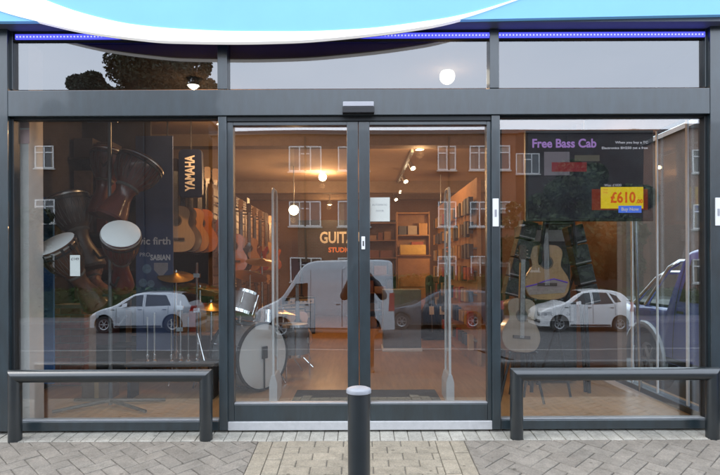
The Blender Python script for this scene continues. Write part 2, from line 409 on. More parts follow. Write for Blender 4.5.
for a, b in ((14, 218.6), (500.4, 705.2)):
    boxo('window_pane', (X(a, 0), -.004, Z(419.5, 0)), (X(b, 0), .004, Z(118, 0)), GLASS, sf)
for a, b in ((13, 218.6), (227.4, 491.2), (499.4, 706.6)):
    boxo('transom_pane', (X(a, 0), -.004, Z(88.7, 0)), (X(b, 0), .004, Z(39, 0)), GLASS_TOP, sf)
fr('threshold', 227.2, 491.8, 421.6, 430.3, -.05, .25, M('threshold_alloy', (.45, .45, .45), .4, .1, var=.08, scale=30))
fr('door_header', 227.2, 491.8, 115.3, 121, -.05, .055, FRAME_DK)
# sliding doors
def door(px0, px1, gx0, gx1, label, outer):
    t = thing('sliding_door', label, 'door', (X(px0, -.03), -.03, 0), group='pair of automatic entrance doors')
    y0, y1 = -.036, .03
    def p(nm, a, b, c, d, yy0=y0, yy1=y1, m=FRAME, bev=.003):
        o = boxo(nm, (X(a, y0), yy0, Z(d, y0)), (X(b, y0), yy1, Z(c, y0)), m, None, bev); o.parent = t; o.matrix_parent_inverse = Matrix.Translation(t.location).inverted(); return o
    p('stile', px0, gx0, 121.2, 421); p('stile', gx1, px1, 121.2, 421)
    p('top_rail', gx0 + .1, gx1 - .1, 121.2, 125); p('bottom_rail', gx0 + .1, gx1 - .1, 404.5, 421)
    p('glazing_bead', gx0 + .1, gx1 - .1, 402.6, 404.3, -.034, .02, M('sill_bead', (.25,) * 3))
    g = boxo('door_glass', (X(gx0 - 1, 0), -.003, Z(405, 0)), (X(gx1 + 1, 0), .005, Z(124, 0)), GLASS); g.parent = t; g.matrix_parent_inverse = Matrix.Translation(t.location).inverted()
    return t, p
dl, pl = door(227.4, 358.6, 233.5, 347.3, 'left sliding glass entrance door with the drum kit showing behind it', 0)
dr, pr = door(359.2, 491.4, 370, 487.2, 'right sliding glass entrance door carrying the white paper notice', 1)
k = pr('lock_plate', 361.5, 365.2, 236.5, 249.5, -.042, -.036, WHITE); boxo_ = pr('keyhole', 362.8, 364, 241, 246, -.0435, -.0421, BLACK, 0)
sens = thing('door_sensor', 'small dark motion sensor box with silver top fixed above the doors', 'sensor', (0, 0, 0))
fr('housing', 343, 375, 106.3, 112.5, -.125, -.0722, BLACK, .004, sens); fr('lens_cover', 343.5, 374.5, 101.2, 106.1, -.12, -.0722, M('sensor_cover', (.42, .42, .45), .3, var=.05), .004, sens)
# little plates on the frame
for px, py, lb in ((496, 213, 'small white alarm contact plate on the mullion right of the doors'), (719, 213, 'small white plate on the far right frame post')):
    t = thing('contact_plate', lb, 'plate'); fr('plate', px - 3, px + 3, py - 14, py + 14, -.086 if px > 700 else -.066, -.0752 if px > 700 else -.0582, WHITE, .002, t); fr('switch', px - 1, px + 1, py - 3, py + 4, -.089 if px > 700 else -.069, -.0861 if px > 700 else -.0661, M('grey_plastic', (.3, .3, .32), .5), 0, t)

# building round the shop front
WALLB = brick_mat('shop_brick', (.25, .13, .09), (.20, .10, .07), (.32, .29, .26))
bld = thing('shop_building', 'brick building that houses the music shop', 'building')
boxo('brick_wall', (-12, -.02, -.2), (X(-22, -.075) - .002, .25, 4.3), WALLB, bld)
boxo('brick_pier', (X(740, -.075) + .002, -.02, -.6), (3.04, .25, 3.06), WALLB, bld)
boxo('upper_wall', (X(-22, -.075), .07, 3.075), (3.04, .3, 4.3), WALLB, bld)
# fascia sign
YS = -.21
def sx(px): return X(px, YS)
def sz(py): return Z(py, YS)
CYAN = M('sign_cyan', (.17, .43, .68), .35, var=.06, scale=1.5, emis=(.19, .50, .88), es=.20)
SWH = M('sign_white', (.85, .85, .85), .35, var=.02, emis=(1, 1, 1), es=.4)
BULK = M('bulkhead_grey', (.16, .17, .19), .55, var=.1, scale=5)
sign = thing('fascia_sign', 'light blue fascia sign with a white sweeping crescent above the shopfront', 'sign', (0, 0, 0))
low = interp([-120, -60, 0, 44, 84, 135, 168, 240, 290, 359, 428, 456, 519, 580, 660], [-60, -20, 9, 21, 30, 37, 40, 41.3, 40.4, 35.2, 26.4, 20.6, 0, -22, -60])
upp = interp([-120, -60, 0, 50, 84, 135, 185, 240, 300, 359, 428, 460, 512, 580, 660], [-95, -52, -22, 0, 12, 23.5, 28.3, 30.6, 31, 28.8, 21, 15.6, 1, -23.5, -61.5])
xsn = np.linspace(-110, 640, 70)
band = [(sx(p), sz(low(p))) for p in xsn] + [(sx(p), sz(upp(p))) for p in xsn[::-1]]
MB().prism(band, YS, YS + .05).build('crescent', [SWH], sign)
inner = [(sx(p), sz(upp(p)) + .0015) for p in xsn]
MB().prism(inner, YS + .008, YS + .05).build('disc_panel', [CYAN], sign)
FB = sz(19.3)
pxl = [p for p in np.linspace(-160, 44, 18)]
left_poly = [(sx(-160), FB)] + [(sx(38), FB)] + [(sx(p), sz(low(p)) - .0 + .0015) for p in np.linspace(38, -108, 12)] + [(sx(-160), sz(-55))]
MB().prism([(x, z) for x, z in left_poly], YS + .008, YS + .05).build('fascia_panel', [CYAN], sign)
right_poly = [(sx(462), FB), (sx(900), FB + .05), (sx(900), sz(-115)), (sx(690), sz(-115)), (sx(645), sz(-58))] + [(sx(p), sz(low(p)) - .0015) for p in np.linspace(630, 462, 14)]
MB().prism(right_poly, YS + .008, YS + .05).build('fascia_panel', [CYAN], sign)
boxo('bulkhead', (sx(-160), YS + .051, FB - .001), (sx(740), .068, sz(-115)), BULK, sign)
MB().prism([(sx(p), sz(low(p)) + .006) for p in np.linspace(30, 470, 50)] , YS + .051, YS + .075).build('backing_board', [BULK], sign)
# LED strip
led = thing('led_strip', 'row of glowing blue light diodes under the fascia', 'light strip')
ly = -.045; lz = Z(35.5, ly)
boxo('channel', (X(16, ly), ly, lz - .017), (X(706, ly), ly + .012, lz + .02), M('led_channel', (.05, .05, .2), .5, emis=(.07, .08, 1.0), es=1.1), led)
mb = MB(); xx = X(18, ly)
while xx < X(704, ly):
    if not (X(216, ly) < xx < X(229, ly)): mb.box((xx - .005, ly - .004, lz - .005), (xx + .005, ly - .0005, lz + .005))
    xx += .0255
tag(mb.build('diode', M('blue_diode', (.2, .2, .8), .4, emis=(.25, .26, 1), es=1.8), led), kind='stuff')

# knee rails
def knee_rail(px0, px1, label):
    ey = -.17; r = .047
    xa, xb = X(px0, ey), X(px1, ey); zt = Z(375, ey); g = gz(ey)
    t = thing('knee_rail', label, 'barrier rail', ((xa + xb) / 2, ey, g), group='knee rails in front of the shop windows')
    hx = (xb - xa) / 2; h = zt - g
    # mitred hoop: three straight tubes meeting at 45 degree cuts
    n = 24; mbp = []
    def seg(p, q, cutp, cutq):
        vs = []; fs = []; dvec = (Vector(q) - Vector(p)).normalized(); u = Vector((0, 1, 0)); v = dvec.cross(u)
        for base, cut in ((Vector(p), cutp), (Vector(q), cutq)):
            for k in range(n):
                a = 2 * math.pi * k / n; off = (u * math.cos(a) + v * math.sin(a)) * r
                s = v.dot(off) * cut; vs.append(base + off + dvec * s)
        fs = [(k, (k + 1) % n, n + (k + 1) % n, n + k) for k in range(n)] + [tuple(range(n)), tuple(range(2 * n - 1, n - 1, -1))]
        return MB().add(vs, fs)
    seg((-hx, 0, h), (hx, 0, h), -1, 1).build('top_tube', RAILM, t, True)
    seg((-hx, 0, -.03), (-hx, 0, h), 0, 1).build('leg', RAILM, t, True)
    seg((hx, 0, -.03), (hx, 0, h), 0, -1).build('leg', RAILM, t, True)
    return t
knee_rail(14.5, 205.5, 'low dark steel knee rail in front of the drum display window')
knee_rail(516, 712, 'low dark steel knee rail in front of the window with the screen')
# bollard
by = -1.42
t = thing('bollard', 'slim dark steel bollard with a white cap in front of the doors', 'bollard', (X(358.3, by), by, gz(by)))
hz_ = Z(391, by) - gz(by)
MB().lathe([(.057, -.06), (.057, hz_)], 32).build('post', RAILM, t, True)
MB().lathe([(.0, hz_ + .0185), (.045, hz_ + .0185), (.0605, hz_ + .012), (.0635, hz_ + .008), (.0635, hz_ - .008), (.0575, hz_ - .011)], 32).build('cap', M('cap_white', (.24, .25, .27), .45, var=.08, scale=40), t, True)

# ================================================================== SHOP INTERIOR SHELL
IX0, IX1, IY1, IZ = -3.25, 2.78, 9.9, 3.02
def plank_mat():
    m = M('oak_floor', (.34, .185, .08), .30, var=.25, scale=2.0, stretch=(12, 1, 1), spec=.5)
    return m
tag(boxo('shop_floor', (IX0, .08, -.1), (IX1 + .25, IY1, -.002), plank_mat()), kind='structure')
CEIL = M('ceiling_paint', (.36, .26, .19), .9, var=.06, scale=3)
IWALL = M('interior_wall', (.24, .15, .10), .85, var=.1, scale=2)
tag(boxo('shop_ceiling', (IX0, .07, IZ), (IX1, IY1, IZ + .04), CEIL), kind='structure')
tag(boxo('shop_wall_back', (IX0, IY1, -.1), (IX1, IY1 + .1, IZ), IWALL), kind='structure')
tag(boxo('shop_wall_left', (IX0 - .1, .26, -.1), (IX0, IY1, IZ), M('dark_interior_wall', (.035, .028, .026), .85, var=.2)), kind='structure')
SG1 = 1.72
tag(boxo('shop_wall_right', (IX1, SG1 + .06, -.6), (IX1 + .1, IY1, IZ), IWALL), kind='structure')
bm_ = M('beam_paint', (.20, .15, .11), .8, var=.1)
for yy, zz, h in ((3.2, 2.86, .16), (7.4, 2.78, .24), (8.9, 2.82, .2)):
    tag(boxo('ceiling_beam', (IX0, yy, zz), (IX1, yy + .22, IZ), bm_), kind='structure')
# glazed return on the right with white mullions
ret = thing('side_window', 'glazed side return of the shop with slim white mullions', 'window')
for px in (630, 655, 685):
    yy = (IX1 - .02) * F / (px - 360) - D; wdt = .03 if px != 655 else .018
    boxo('mullion', (IX1 - .006, yy - wdt / 2, .02), (IX1 + .008, yy + wdt / 2, 2.499), M('mullion_white', (.80, .80, .82), .4, var=.04), ret)
boxo('side_pane', (IX1 + .024, .27, .05), (IX1 + .03, SG1, 2.5), CLEAR, ret)
boxo('side_header', (IX1 - .01, .26, 2.5), (IX1 + .08, SG1 + .05, IZ - .002), IWALL, ret)
boxo('side_sill', (IX1 - .03, .26, -.09), (IX1 + .08, SG1 + .05, .05), FRAME, ret)
boxo('pillar', (X(17, .14), .1, .0), (X(32, .14), .3, IZ - .003), M('pillar_white', (.62, .58, .56), .7, var=.05), bld)

# ------------------------------------------------------------------ lamps
WARM = (1, .55, .25)
BULB_DIM = M('bulb_dim', (1, .9, .7), .5, emis=(1, .78, .5), es=7)
BULB = M('bulb_glow', (1, .9, .7), .5, emis=(1, .78, .5), es=20)
def lamp(loc, power, label, globe=.0, color=WARM):
    t = thing('ceiling_lamp', label, 'lamp', loc, group='warm ceiling lamps inside the shop')
    top = IZ - loc[2]
    mb = MB(); mb.tube([(0, 0, top), (0, 0, .075)], .01, 10); mb.build('stem', STEEL, t, True)
    MB().lathe([(.028, .085), (.05, .07), (.062, .0), (.058, .0), (.046, .062), (.0, .075)], 20).build('shade', M('lamp_shade', (.5, .5, .5), .3, .6), t, True)
    if globe: MB().lathe([(globe * math.sin(a), .02 - globe * math.cos(a)) for a in np.linspace(0.001, math.pi - .3, 10)], 18).build('bulb', BULB, t, True)
    else: MB().lathe([(0, -.012), (.02, -.008), (.034, .008), (.034, .028), (.02, .05), (.012, .066)], 14).build('bulb', BULB_DIM, t, True)
    l = bpy.data.lights.new('lamp_light', 'POINT'); l.energy = power * .95; l.color = color; l.shadow_soft_size = .05
    lo = bpy.data.objects.new('lamp_light', l); COL.objects.link(lo); lo.parent = t; lo.location = (0, 0, -.08 - globe)
    return t
def lp(px, py, y): return at(px, py, y)
lamp(lp(448, 79, .8), 8, 'bright warm lamp showing through the middle transom pane', .07)
lamp(lp(194, 85, 1.0), 3.5, 'warm lamp glimpsed through the left transom pane above the drums', .055)
lamp(lp(323, 178, 6.3), 34, 'warm ceiling lamp seen at the upper right of the left door', .075)
lamp(lp(294, 211, 5.6), 34, 'low bright warm lamp hanging above the guitars behind the left door', .085)
lamp(lp(223, 124, 1.85), 32, 'warm lamp by the ceiling beside the vertical navy sign')
lamp(lp(420, 150, 3.7), 34, 'warm lamp lighting the ceiling behind the right door')
lamp(lp(330, 246, 8.6) + Vector((0, 0, .95)), 20, 'far warm lamp over the dark lettered board at the back')
lamp(lp(441, 220, 6.6), 26, 'warm lamp low over the black gig bags behind the right door')
lamp(lp(585, 162, 2.0), 11, 'added unseen warm lamp behind the screen lighting the orange wall')  # unseen lamp, added behind the screen to light the wall
# track with spots
tk = thing('light_track', 'ceiling light track running to the back behind the right door', 'light track', (.80, 4.2, IZ))
MB().box((-.02, 0, -.05), (.02, 5.3, 0)).build('rail', STEEL, tk)
for i in range(4):
    yy = .5 + i * 1.4
    MB().tube([(0, yy, -.05), (0, yy, -.12)], .012, 8).build('spot_stem', STEEL, tk)
    MB().tube([(0, yy, -.12), (.05, yy - .07, -.22)], [.03, .045], 14).build('spot_head', STEEL, tk, True)
    b = MB().tube([(.05, yy - .07, -.221), (.053, yy - .074, -.229)], .036, 14).build('spot_bulb', BULB, tk)

# ------------------------------------------------------------------ guitars
AC = [(0, 0), (.09, .006), (.16, .04), (.196, .12), (.185, .20), (.148, .262), (.126, .305), (.132, .36), (.143, .405), (.135, .455), (.095, .488), (.03, .496)]
def sym(h): return h + [(-x, z) for x, z in h[::-1] if x > 0]
AC_OUT = smooth_closed(sym(AC), 3)
ST = [(0, 0), (.07, .004), (.14, .03), (.165, .09), (.15, .15), (.115, .20), (.105, .245), (.125, .30), (.15, .35), (.145, .395), (.115, .40), (.085, .36), (.05, .325), (-.05, .325), (-.085, .36), (-.115, .42), (-.15, .43), (-.155, .37), (-.12, .29), (-.11, .24), (-.13, .18), (-.165, .11), (-.15, .04), (-.08, .005)]
ST_OUT = smooth_closed(ST, 3)
LP_ = [(0, 0), (.08, .006), (.15, .05), (.165, .12), (.14, .19), (.105, .24), (.11, .29), (.135, .335), (.13, .38), (.095, .385), (.06, .35), (.045, .33), (-.05, .36), (-.1, .40), (-.125, .37), (-.12, .31), (-.10, .25), (-.13, .19), (-.165, .12), (-.15, .05), (-.08, .006)]
LP_OUT = smooth_closed(LP_, 3)
FRET = M('rosewood', (.045, .022, .014), .5, var=.3, scale=30)
NECKW = M('maple_neck', (.30, .16, .07), .4, var=.15, scale=20)
WOODS = {
 'spruce': M('spruce_top', (.32, .185, .085), .25, var=.10, scale=4, stretch=(14, 1, 1), coat=.5),
 'honey': M('honey_top', (.52, .23, .06), .25, var=.15, scale=4, stretch=(14, 1, 1), coat=.5),
 'amber': M('amber_top', (.45, .14, .03), .22, var=.2, scale=5, coat=.6),
 'pale': M('pale_top', (.17, .11, .068), .35, var=.08, scale=4, stretch=(14, 1, 1), coat=.3),
 'sunburst': M('sunburst_top', (.20, .05, .015), .2, var=.4, scale=5, coat=.8),
 'black': M('black_lacquer', (.012, .012, .014), .15, var=.1, coat=.8),
 'red': M('red_lacquer', (.33, .02, .015), .18, var=.15, coat=.8),
 'tan': M('tan_top', (.40, .27, .15), .35, var=.1, scale=4, stretch=(14, 1, 1), coat=.3),
}
GCACHE = {}
def guitar(kind, wood, label, loc, rot=(0, 0, 0), group='guitars on show in the shop', sc=1.0, parts=True):
    t = thing('acoustic_guitar' if kind == 'ac' else 'electric_guitar', label, 'guitar', loc, rot, group); t.scale = (sc,) * 3
    key = (kind, wood)
    if key not in GCACHE:
        L = []
        outl = {'ac': AC_OUT, 'st': ST_OUT, 'lp': LP_OUT}[kind]; th = .10 if kind == 'ac' else .045
        side = M('guitar_sides', (.14, .05, .02), .3, var=.2, coat=.4) if kind == 'ac' else WOODS[wood]
        L.append(('body', MB().prism(outl, -th / 2 + .004, th / 2).mesh('body', side, True), None))
        L.append(('top', MB().prism([(x * .985, z * .985 + .004) for x, z in outl], -th / 2, -th / 2 + .0038).mesh('top', WOODS[wood], True), None))
        zt = .49 if kind == 'ac' else .36
        nk = MB(); nk.prism([(-.027, zt - .04), (.027, zt - .04), (.022, .83), (-.022, .83)], -th / 2 - .004, -th / 2 + .022); L.append(('neck', nk.mesh('neck', NECKW), None))
        fb = MB(); fb.prism([(-.028, zt - .14), (.028, zt - .14), (.022, .83), (-.022, .83)], -th / 2 - .010, -th / 2 - .0045); L.append(('fretboard', fb.mesh('fretboard', FRET), None))
        hs = MB(); hs.prism([(-.022, .831), (.022, .831), (.036, .87), (.034, .99), (.012, 1.0), (-.012, 1.0), (-.034, .99), (-.036, .87)], -th / 2 - .002, -th / 2 + .014); L.append(('headstock', hs.mesh('headstock', FRET if kind == 'ac' else NECKW), None))
        pg = MB()
        for s in (-1, 1):
            for q in range(3): pg.tube([(s * .034, -th / 2 + .006, .885 + q * .035), (s * .056, -th / 2 + .006, .885 + q * .035)], [.004, .007], 6)
        L.append(('tuning_pegs', pg.mesh('tuning_pegs', CHROME), None))
        st_ = MB()
        for q in range(6): st_.box((-.018 + q * .0072 - .0006, -th / 2 - .0125, .13), (-.018 + q * .0072 + .0006, -th / 2 - .0112, .86))
        L.append(('strings', st_.mesh('strings', STEEL), None))
        if kind == 'ac':
            c = MB(); c.tube([(0, -th / 2 - .0022, .335), (0, -th / 2 - .0002, .335)], .050, 24); L.append(('soundhole', c.mesh('soundhole', BLACK), None))
            ring = MB(); ring.lathe([(.053, -.001), (.060, -.001), (.060, .001), (.053, .001)], 24, closed=True); ring.xf(Matrix.Translation((0, -th / 2 - .0012, .335)) @ Matrix.Rotation(R(90), 4, 'X')); L.append(('rosette', ring.mesh('rosette', FRET), None))
            br = MB(); br.box((-.085, -th / 2 - .011, .125), (.085, -th / 2 - .0002, .152)); L.append(('bridge', br.mesh('bridge', FRET), None))
        else:
            br = MB(); br.box((-.042, -th / 2 - .011, .11), (.042, -th / 2 - .0002, .145)); L.append(('bridge', br.mesh('bridge', CHROME), None))
            for zz in (.19, .25): p = MB(); p.box((-.042, -th / 2 - .009, zz), (.042, -th / 2 - .0002, zz + .025)); L.append(('pickup', p.mesh('pickup', BLACK), None))
        GCACHE[key] = L
    for nm, me, _ in GCACHE[key]:
        o = bpy.data.objects.new(nm, me); COL.objects.link(o); o.parent = t
        if nm in ('tuning_pegs', 'strings'): o['kind'] = 'stuff'
    return t

# row of guitars under the vertical navy sign
gy = 2.35
spec = [('ac', 'tan', 176, 'tan acoustic guitar, nearest the drum banner in the row under the navy sign'),
        ('ac', 'pale', 183, 'pale acoustic guitar, second from the drum banner under the navy sign'),
        ('ac', 'honey', 191, 'honey acoustic guitar, third from the drum banner under the navy sign'),
        ('ac', 'amber', 200, 'amber acoustic guitar, fourth from the drum banner under the navy sign'),
        ('st', 'sunburst', 208, 'sunburst electric guitar, fifth from the drum banner under the navy sign'),
        ('lp', 'honey', 216, 'honey electric guitar, last of the row under the navy sign')]
for i, (kd, wd, px, lb) in enumerate(spec):
    guitar(kd, wd, lb, (X(px, gy + .13 * i), gy + .13 * i, Z(252, gy)), (R(-4), 0, R(20)), sc=1.12)
rail_ = thing('guitar_rail', 'dark horizontal hanging rail above the guitar row by the navy sign', 'rail')
rz = Z(252, gy) + .9
MB().tube([(X(166, gy) - .02, gy + .05, rz), (X(222, gy + .95), gy + 1.05, rz)], .014, 10).build('bar', BLACK, rail_, True)
for px, yy in ((168, .08), (221, 1.0)):
    MB().tube([(X(px, gy + yy), gy + yy, rz), (X(px, gy + yy), gy + yy, IZ)], .01, 8).build('drop_rod', BLACK, rail_, True)

# partition with guitars, left behind the door
PX = -1.86
part = thing('guitar_wall', 'dark slatted partition hung with guitars behind the left door', 'partition')
boxo('panel', (PX - .06, 2.8, 0), (PX, 8.6, 2.3), M('slatwall', (.10, .055, .032), .6, var=.2, scale=8), part)
for i in range(18):
    boxo('slat', (PX + .0015, 2.8, .25 + i * .112), (PX + .012, 8.6, .25 + i * .112 + .09), M('slat_wood', (.16, .085, .045), .5, var=.25, scale=6), part)
rows = [('ac', 'amber'), ('st', 'black'), ('ac', 'honey'), ('lp', 'sunburst'), ('st', 'red'), ('ac', 'spruce'), ('lp', 'amber'), ('st', 'sunburst')]
ordn = ['nearest the doors', 'second from the doors', 'third from the doors', 'fourth from the doors', 'fifth from the doors', 'sixth from the doors', 'seventh from the doors', 'farthest from the doors']
cname = {'amber': 'amber', 'black': 'black', 'honey': 'honey brown', 'sunburst': 'dark sunburst', 'red': 'red', 'spruce': 'pale spruce', 'tan': 'tan', 'pale': 'pale'}
for i, (kd, wd) in enumerate(rows):
    guitar(kd, wd, f'{cname[wd]} {"acoustic" if kd=="ac" else "electric"} guitar on the upper slatted wall, {ordn[i]}', (PX + .20, 3.0 + i * .50, 1.18), (0, R(0), R(38)), sc=1.0)
    boxo('hook', (PX + .0125, 3.0 + i * .5 - .01, 2.06), (PX + .24, 3.0 + i * .5 + .01, 2.08), BLACK, part)
for i in range(6):
    kd, wd = rows[(i * 3 + 2) % 8]
    guitar(kd, wd, f'{cname[wd]} {"acoustic" if kd=="ac" else "electric"} guitar on the lower slatted wall, {ordn[i]}', (PX + .20, 3.3 + i * .62, .10), (0, 0, R(42)))
    boxo('hook', (PX + .0125, 3.3 + i * .62 - .01, .98), (PX + .24, 3.3 + i * .62 + .01, 1.0), BLACK, part)
for i, (yy, zz, cc) in enumerate(((3.62, 1.88, (.75, .5, .12)), (5.0, 2.12, (.7, .7, .68)), (6.2, 1.0, (.6, .08, .06)))):
    tag(boxo('price_card', (PX + .0125, yy - .1, zz), (PX + .0155, yy + .1, zz + .26), M(f'card_{i}', cc, .6, var=.03)), ['yellow price card on the slatted guitar wall', 'white price card on the slatted guitar wall', 'red price card low on the slatted guitar wall'][i], 'card')

# back of shop: lettered board
sb = thing('studio_board', 'dark board with pale GUITAR STUDIO lettering on the back wall', 'sign')
yb = 9.0
boxo('board', (X(298, yb), yb, Z(262, yb)), (X(402, yb), yb + .05, Z(220, yb)), BLACK, sb)
MB().box((X(300, yb), yb + .05, 0), (X(302, yb), yb + .09, Z(222, yb))).build('post', BLACK, sb); MB().box((X(398, yb), yb + .05, 0), (X(400, yb), yb + .09, Z(222, yb))).build('post', BLACK, sb)
text('GUITAR', .37, M('cream_letters', (.72, .62, .45), .5, emis=(.9, .7, .45), es=.10), 'letters', sb, (X(340.5, yb), yb - .004, Z(238, yb)), width=X(361.5, yb) - X(319.5, yb), bold=.010)  # letters brightened by a faint glow in the material
text('STUDIO', .16, M('orange_letters', (.75, .18, .04), .5, emis=(1, .25, .05), es=.2), 'letters', sb, (X(340, yb), yb - .004, Z(250, yb)), width=X(351.5, yb) - X(328.5, yb), bold=.005)  # orange word brightened the same way, by its own glow

# right hand display shelves behind the right door
rack = thing('accessory_rack', 'tall accessory display wall on the right behind the right door', 'display rack')
RX = 1.46
boxo('panel', (RX, 2.7, 0), (RX + .05, 6.2, 2.35), M('rack_board', (.42, .22, .10), .7, var=.15), rack)
for i in range(7): boxo('shelf_rail', (RX - .03, 2.7, .3 + i * .29), (RX - .0015, 6.2, .315 + i * .29), STEEL, rack)
pk = [M(f'packet_{i}', c, .5, var=.15) for i, c in enumerate([(.42, .09, .05), (.5, .34, .18), (.06, .05, .05), (.5, .26, .06), (.42, .36, .3), (.07, .09, .13)])]
for i in range(7):
    for j in range(16):
        h = random.uniform(.13, .22); yy = 2.78 + j * .215
        o = boxo('packet', (RX - .09, yy, .285 + i * .29 - h * .55), (RX - .031, yy + random.uniform(.08, .17), .285 + i * .29 + h * .45), pk[random.randrange(6)], rack)

# shelves at the back, behind the right door
def shelf_unit(name, label, px0, px1, py0, y, n, seed, wood, fill=True, depth=.4, stock=None):
    rnd = random.Random(seed); t = thing(name, label, 'shelves')
    x0, x1 = X(px0, y), X(px1, y); top = Z(py0, y)
    boxo('side_panel', (x0 - .02, y, 0), (x0, y + depth, top), wood, t); boxo('side_panel', (x1, y, 0), (x1 + .02, y + depth, top), wood, t)
    boxo('back_panel', (x0, y + depth - .01, 0), (x1, y + depth, top), wood, t)
    for i in range(n + 1):
        z = top * i / n * .985; boxo('shelf', (x0 + .001, y, z), (x1 - .001, y + depth - .012, z + .022), wood, t)
        if i < n and fill:
            xx = x0 + .02; k = 0
            while xx < x1 - .12:
                wd = rnd.uniform(.08, .26); hh = rnd.uniform(.3, .8) * (top / n - .04)
                if xx + wd > x1 - .01: break
                c = rnd.choice(stock or pk)
                boxo('box', (xx, y + .04, z + .0225), (xx + wd, y + depth - .08, z + .022 + hh), c, t, .006); xx += wd + rnd.uniform(.01, .05)
    return t
WD = M('shelf_wood', (.36, .19, .08), .5, var=.2, scale=6)
shelf_unit('shelf_unit', 'warm wooden shelf unit with boxes at the back behind the right door', 398, 429, 212, 7.6, 5, 3, WD)
shelf_unit('shelf_unit', 'dark wooden shelves of dark and brown boxes below the white notice', 366, 396, 222, 6.9, 6, 5, M('dark_shelf_wood', (.12, .06, .035), .5, var=.2), stock=[M('stock_dark', (.05, .04, .04), .6), M('stock_maroon', (.09, .03, .025), .6), M('stock_brown', (.16, .09, .05), .6)])
tag(MB().box((X(400, 7.35), 7.3, Z(255, 7.3)), (X(426, 7.3), 7.58, Z(245, 7.3))).build('display_box', M('yellow_case', (.65, .45, .12), .5), bevel=.01), 'yellow case lying on the wooden counter at the back', 'case')
ctr = thing('counter', 'wooden shop counter with panelled front at the back', 'counter')
boxo('front_panel', (X(398, 7.2), 7.25, 0), (X(430, 7.2), 7.58, Z(256.5, 7.2)), WD, ctr); boxo('counter_top', (X(397, 7.2), 7.2, Z(256.4, 7.2)), (X(431, 7.2), 7.585, Z(255.1, 7.2)), M('counter_top', (.22, .11, .05), .3), ctr)
for i in range(4): boxo('drawer_front', (X(400, 7.2), 7.235, .1 + i * .24), (X(428, 7.2), 7.2495, .3 + i * .24), WD, ctr, .004)
# gig bags
for i, (px, lb) in enumerate(((431, 'black gig bag standing left of its pair behind the right door'), (442, 'black gig bag standing right of its pair behind the right door'))):
    yy = 5.2; g = thing('gig_bag', lb, 'gig bag', (X(px, yy), yy, 0), (R(-6), 0, R(10 - 20 * i)), 'gig bags behind the right door')
    o = smooth_closed([(0, 0), (.19, .03), (.21, .16), (.16, .3), (.17, .45), (.10, .56), (.055, .7), (.05, 1.05), (-.05, 1.05), (-.055, .7), (-.10, .56), (-.17, .45), (-.16, .3), (-.21, .16), (-.19, .03)], 3)
    MB().prism(o, -.07, .07).build('bag', M('nylon', (.02, .02, .022), .7, var=.3, scale=30, bump=.1), g, True, bevel=.015)
    MB().tube([(-.05, -.078, .6), (-.1, -.09, .4), (-.05, -.078, .15)], .012, 8).build('strap', BLACK, g, True)
    MB().tube([(0, -.074, .9), (0, -.074, .12)], .006, 6).build('zip', STEEL, g)
    lbx = boxo('tag', (-.04, -.079, .42), (.04, -.0705, .56), PAPER, g)
# grey cabinet with white plinth
cb = thing('display_plinth', 'blue grey display cabinet with white bottom edge behind the right door', 'cabinet')
yy = 3.9
boxo('cabinet_body', (X(383, yy), yy, .05), (X(421, yy), yy + .4, Z(290, yy)), M('cabinet_grey', (.20, .22, .26), .5, var=.08), cb, .006); boxo('plinth', (X(382, yy), yy - .01, 0), (X(422, yy), yy + .41, .0495), WHITE, cb)
boxo('cabinet_door', (X(384, yy), yy - .012, .07), (X(401, yy), yy - .0015, Z(293, yy)), M('cabinet_grey', (.2,) * 3), cb); boxo('cabinet_door', (X(402, yy), yy - .012, .07), (X(420, yy), yy - .0015, Z(293, yy)), M('cabinet_grey', (.2,) * 3), cb)
# anti theft pedestals
for px, lb in ((273, 'slim white security pedestal inside the left door beside the drum kit'), (449.5, 'slim white security pedestal inside the right door')):
    yy = .88; x0 = X(px, yy); t = thing('security_pedestal', lb, 'security gate', (x0, yy, 0), (0, 0, R(0)), 'security pedestals inside the doors')
    zt = Z(188, yy)
    MB().prism([(-.038, 0), (.038, 0), (.038, .17), (.016, .25), (-.016, .25), (-.038, .17)], -.02, .27).build('base', M('pedestal_grey', (.45, .45, .46), .4, var=.05), t, bevel=.006)
    MB().tube([(0, 0, .24), (0, 0, zt - .04), (0, .03, zt), (0, .19, zt), (0, .24, zt - .05), (0, .24, .24)], .0125, 10).build('frame', M('pedestal_white', (.55, .55, .56), .35, var=.04), t, True)
    boxo('acrylic_panel', (-.004, .018, .25), (.004, .222, zt - .02), CLEAR, t)
# door mat
t = thing('door_mat', 'dark ribbed door mat just inside the sliding doors', 'mat', (X(366, .9), 1.08, 0))
MB().box((-.66, -.24, -.001), (.66, .24, .012)).build('pile', M('mat_pile', (.03, .03, .032), .95, var=.3, scale=60, bump=.4), t); MB().box((-.69, -.27, -.001), (.69, .27, .006)).build('edging', RUBBER, t)

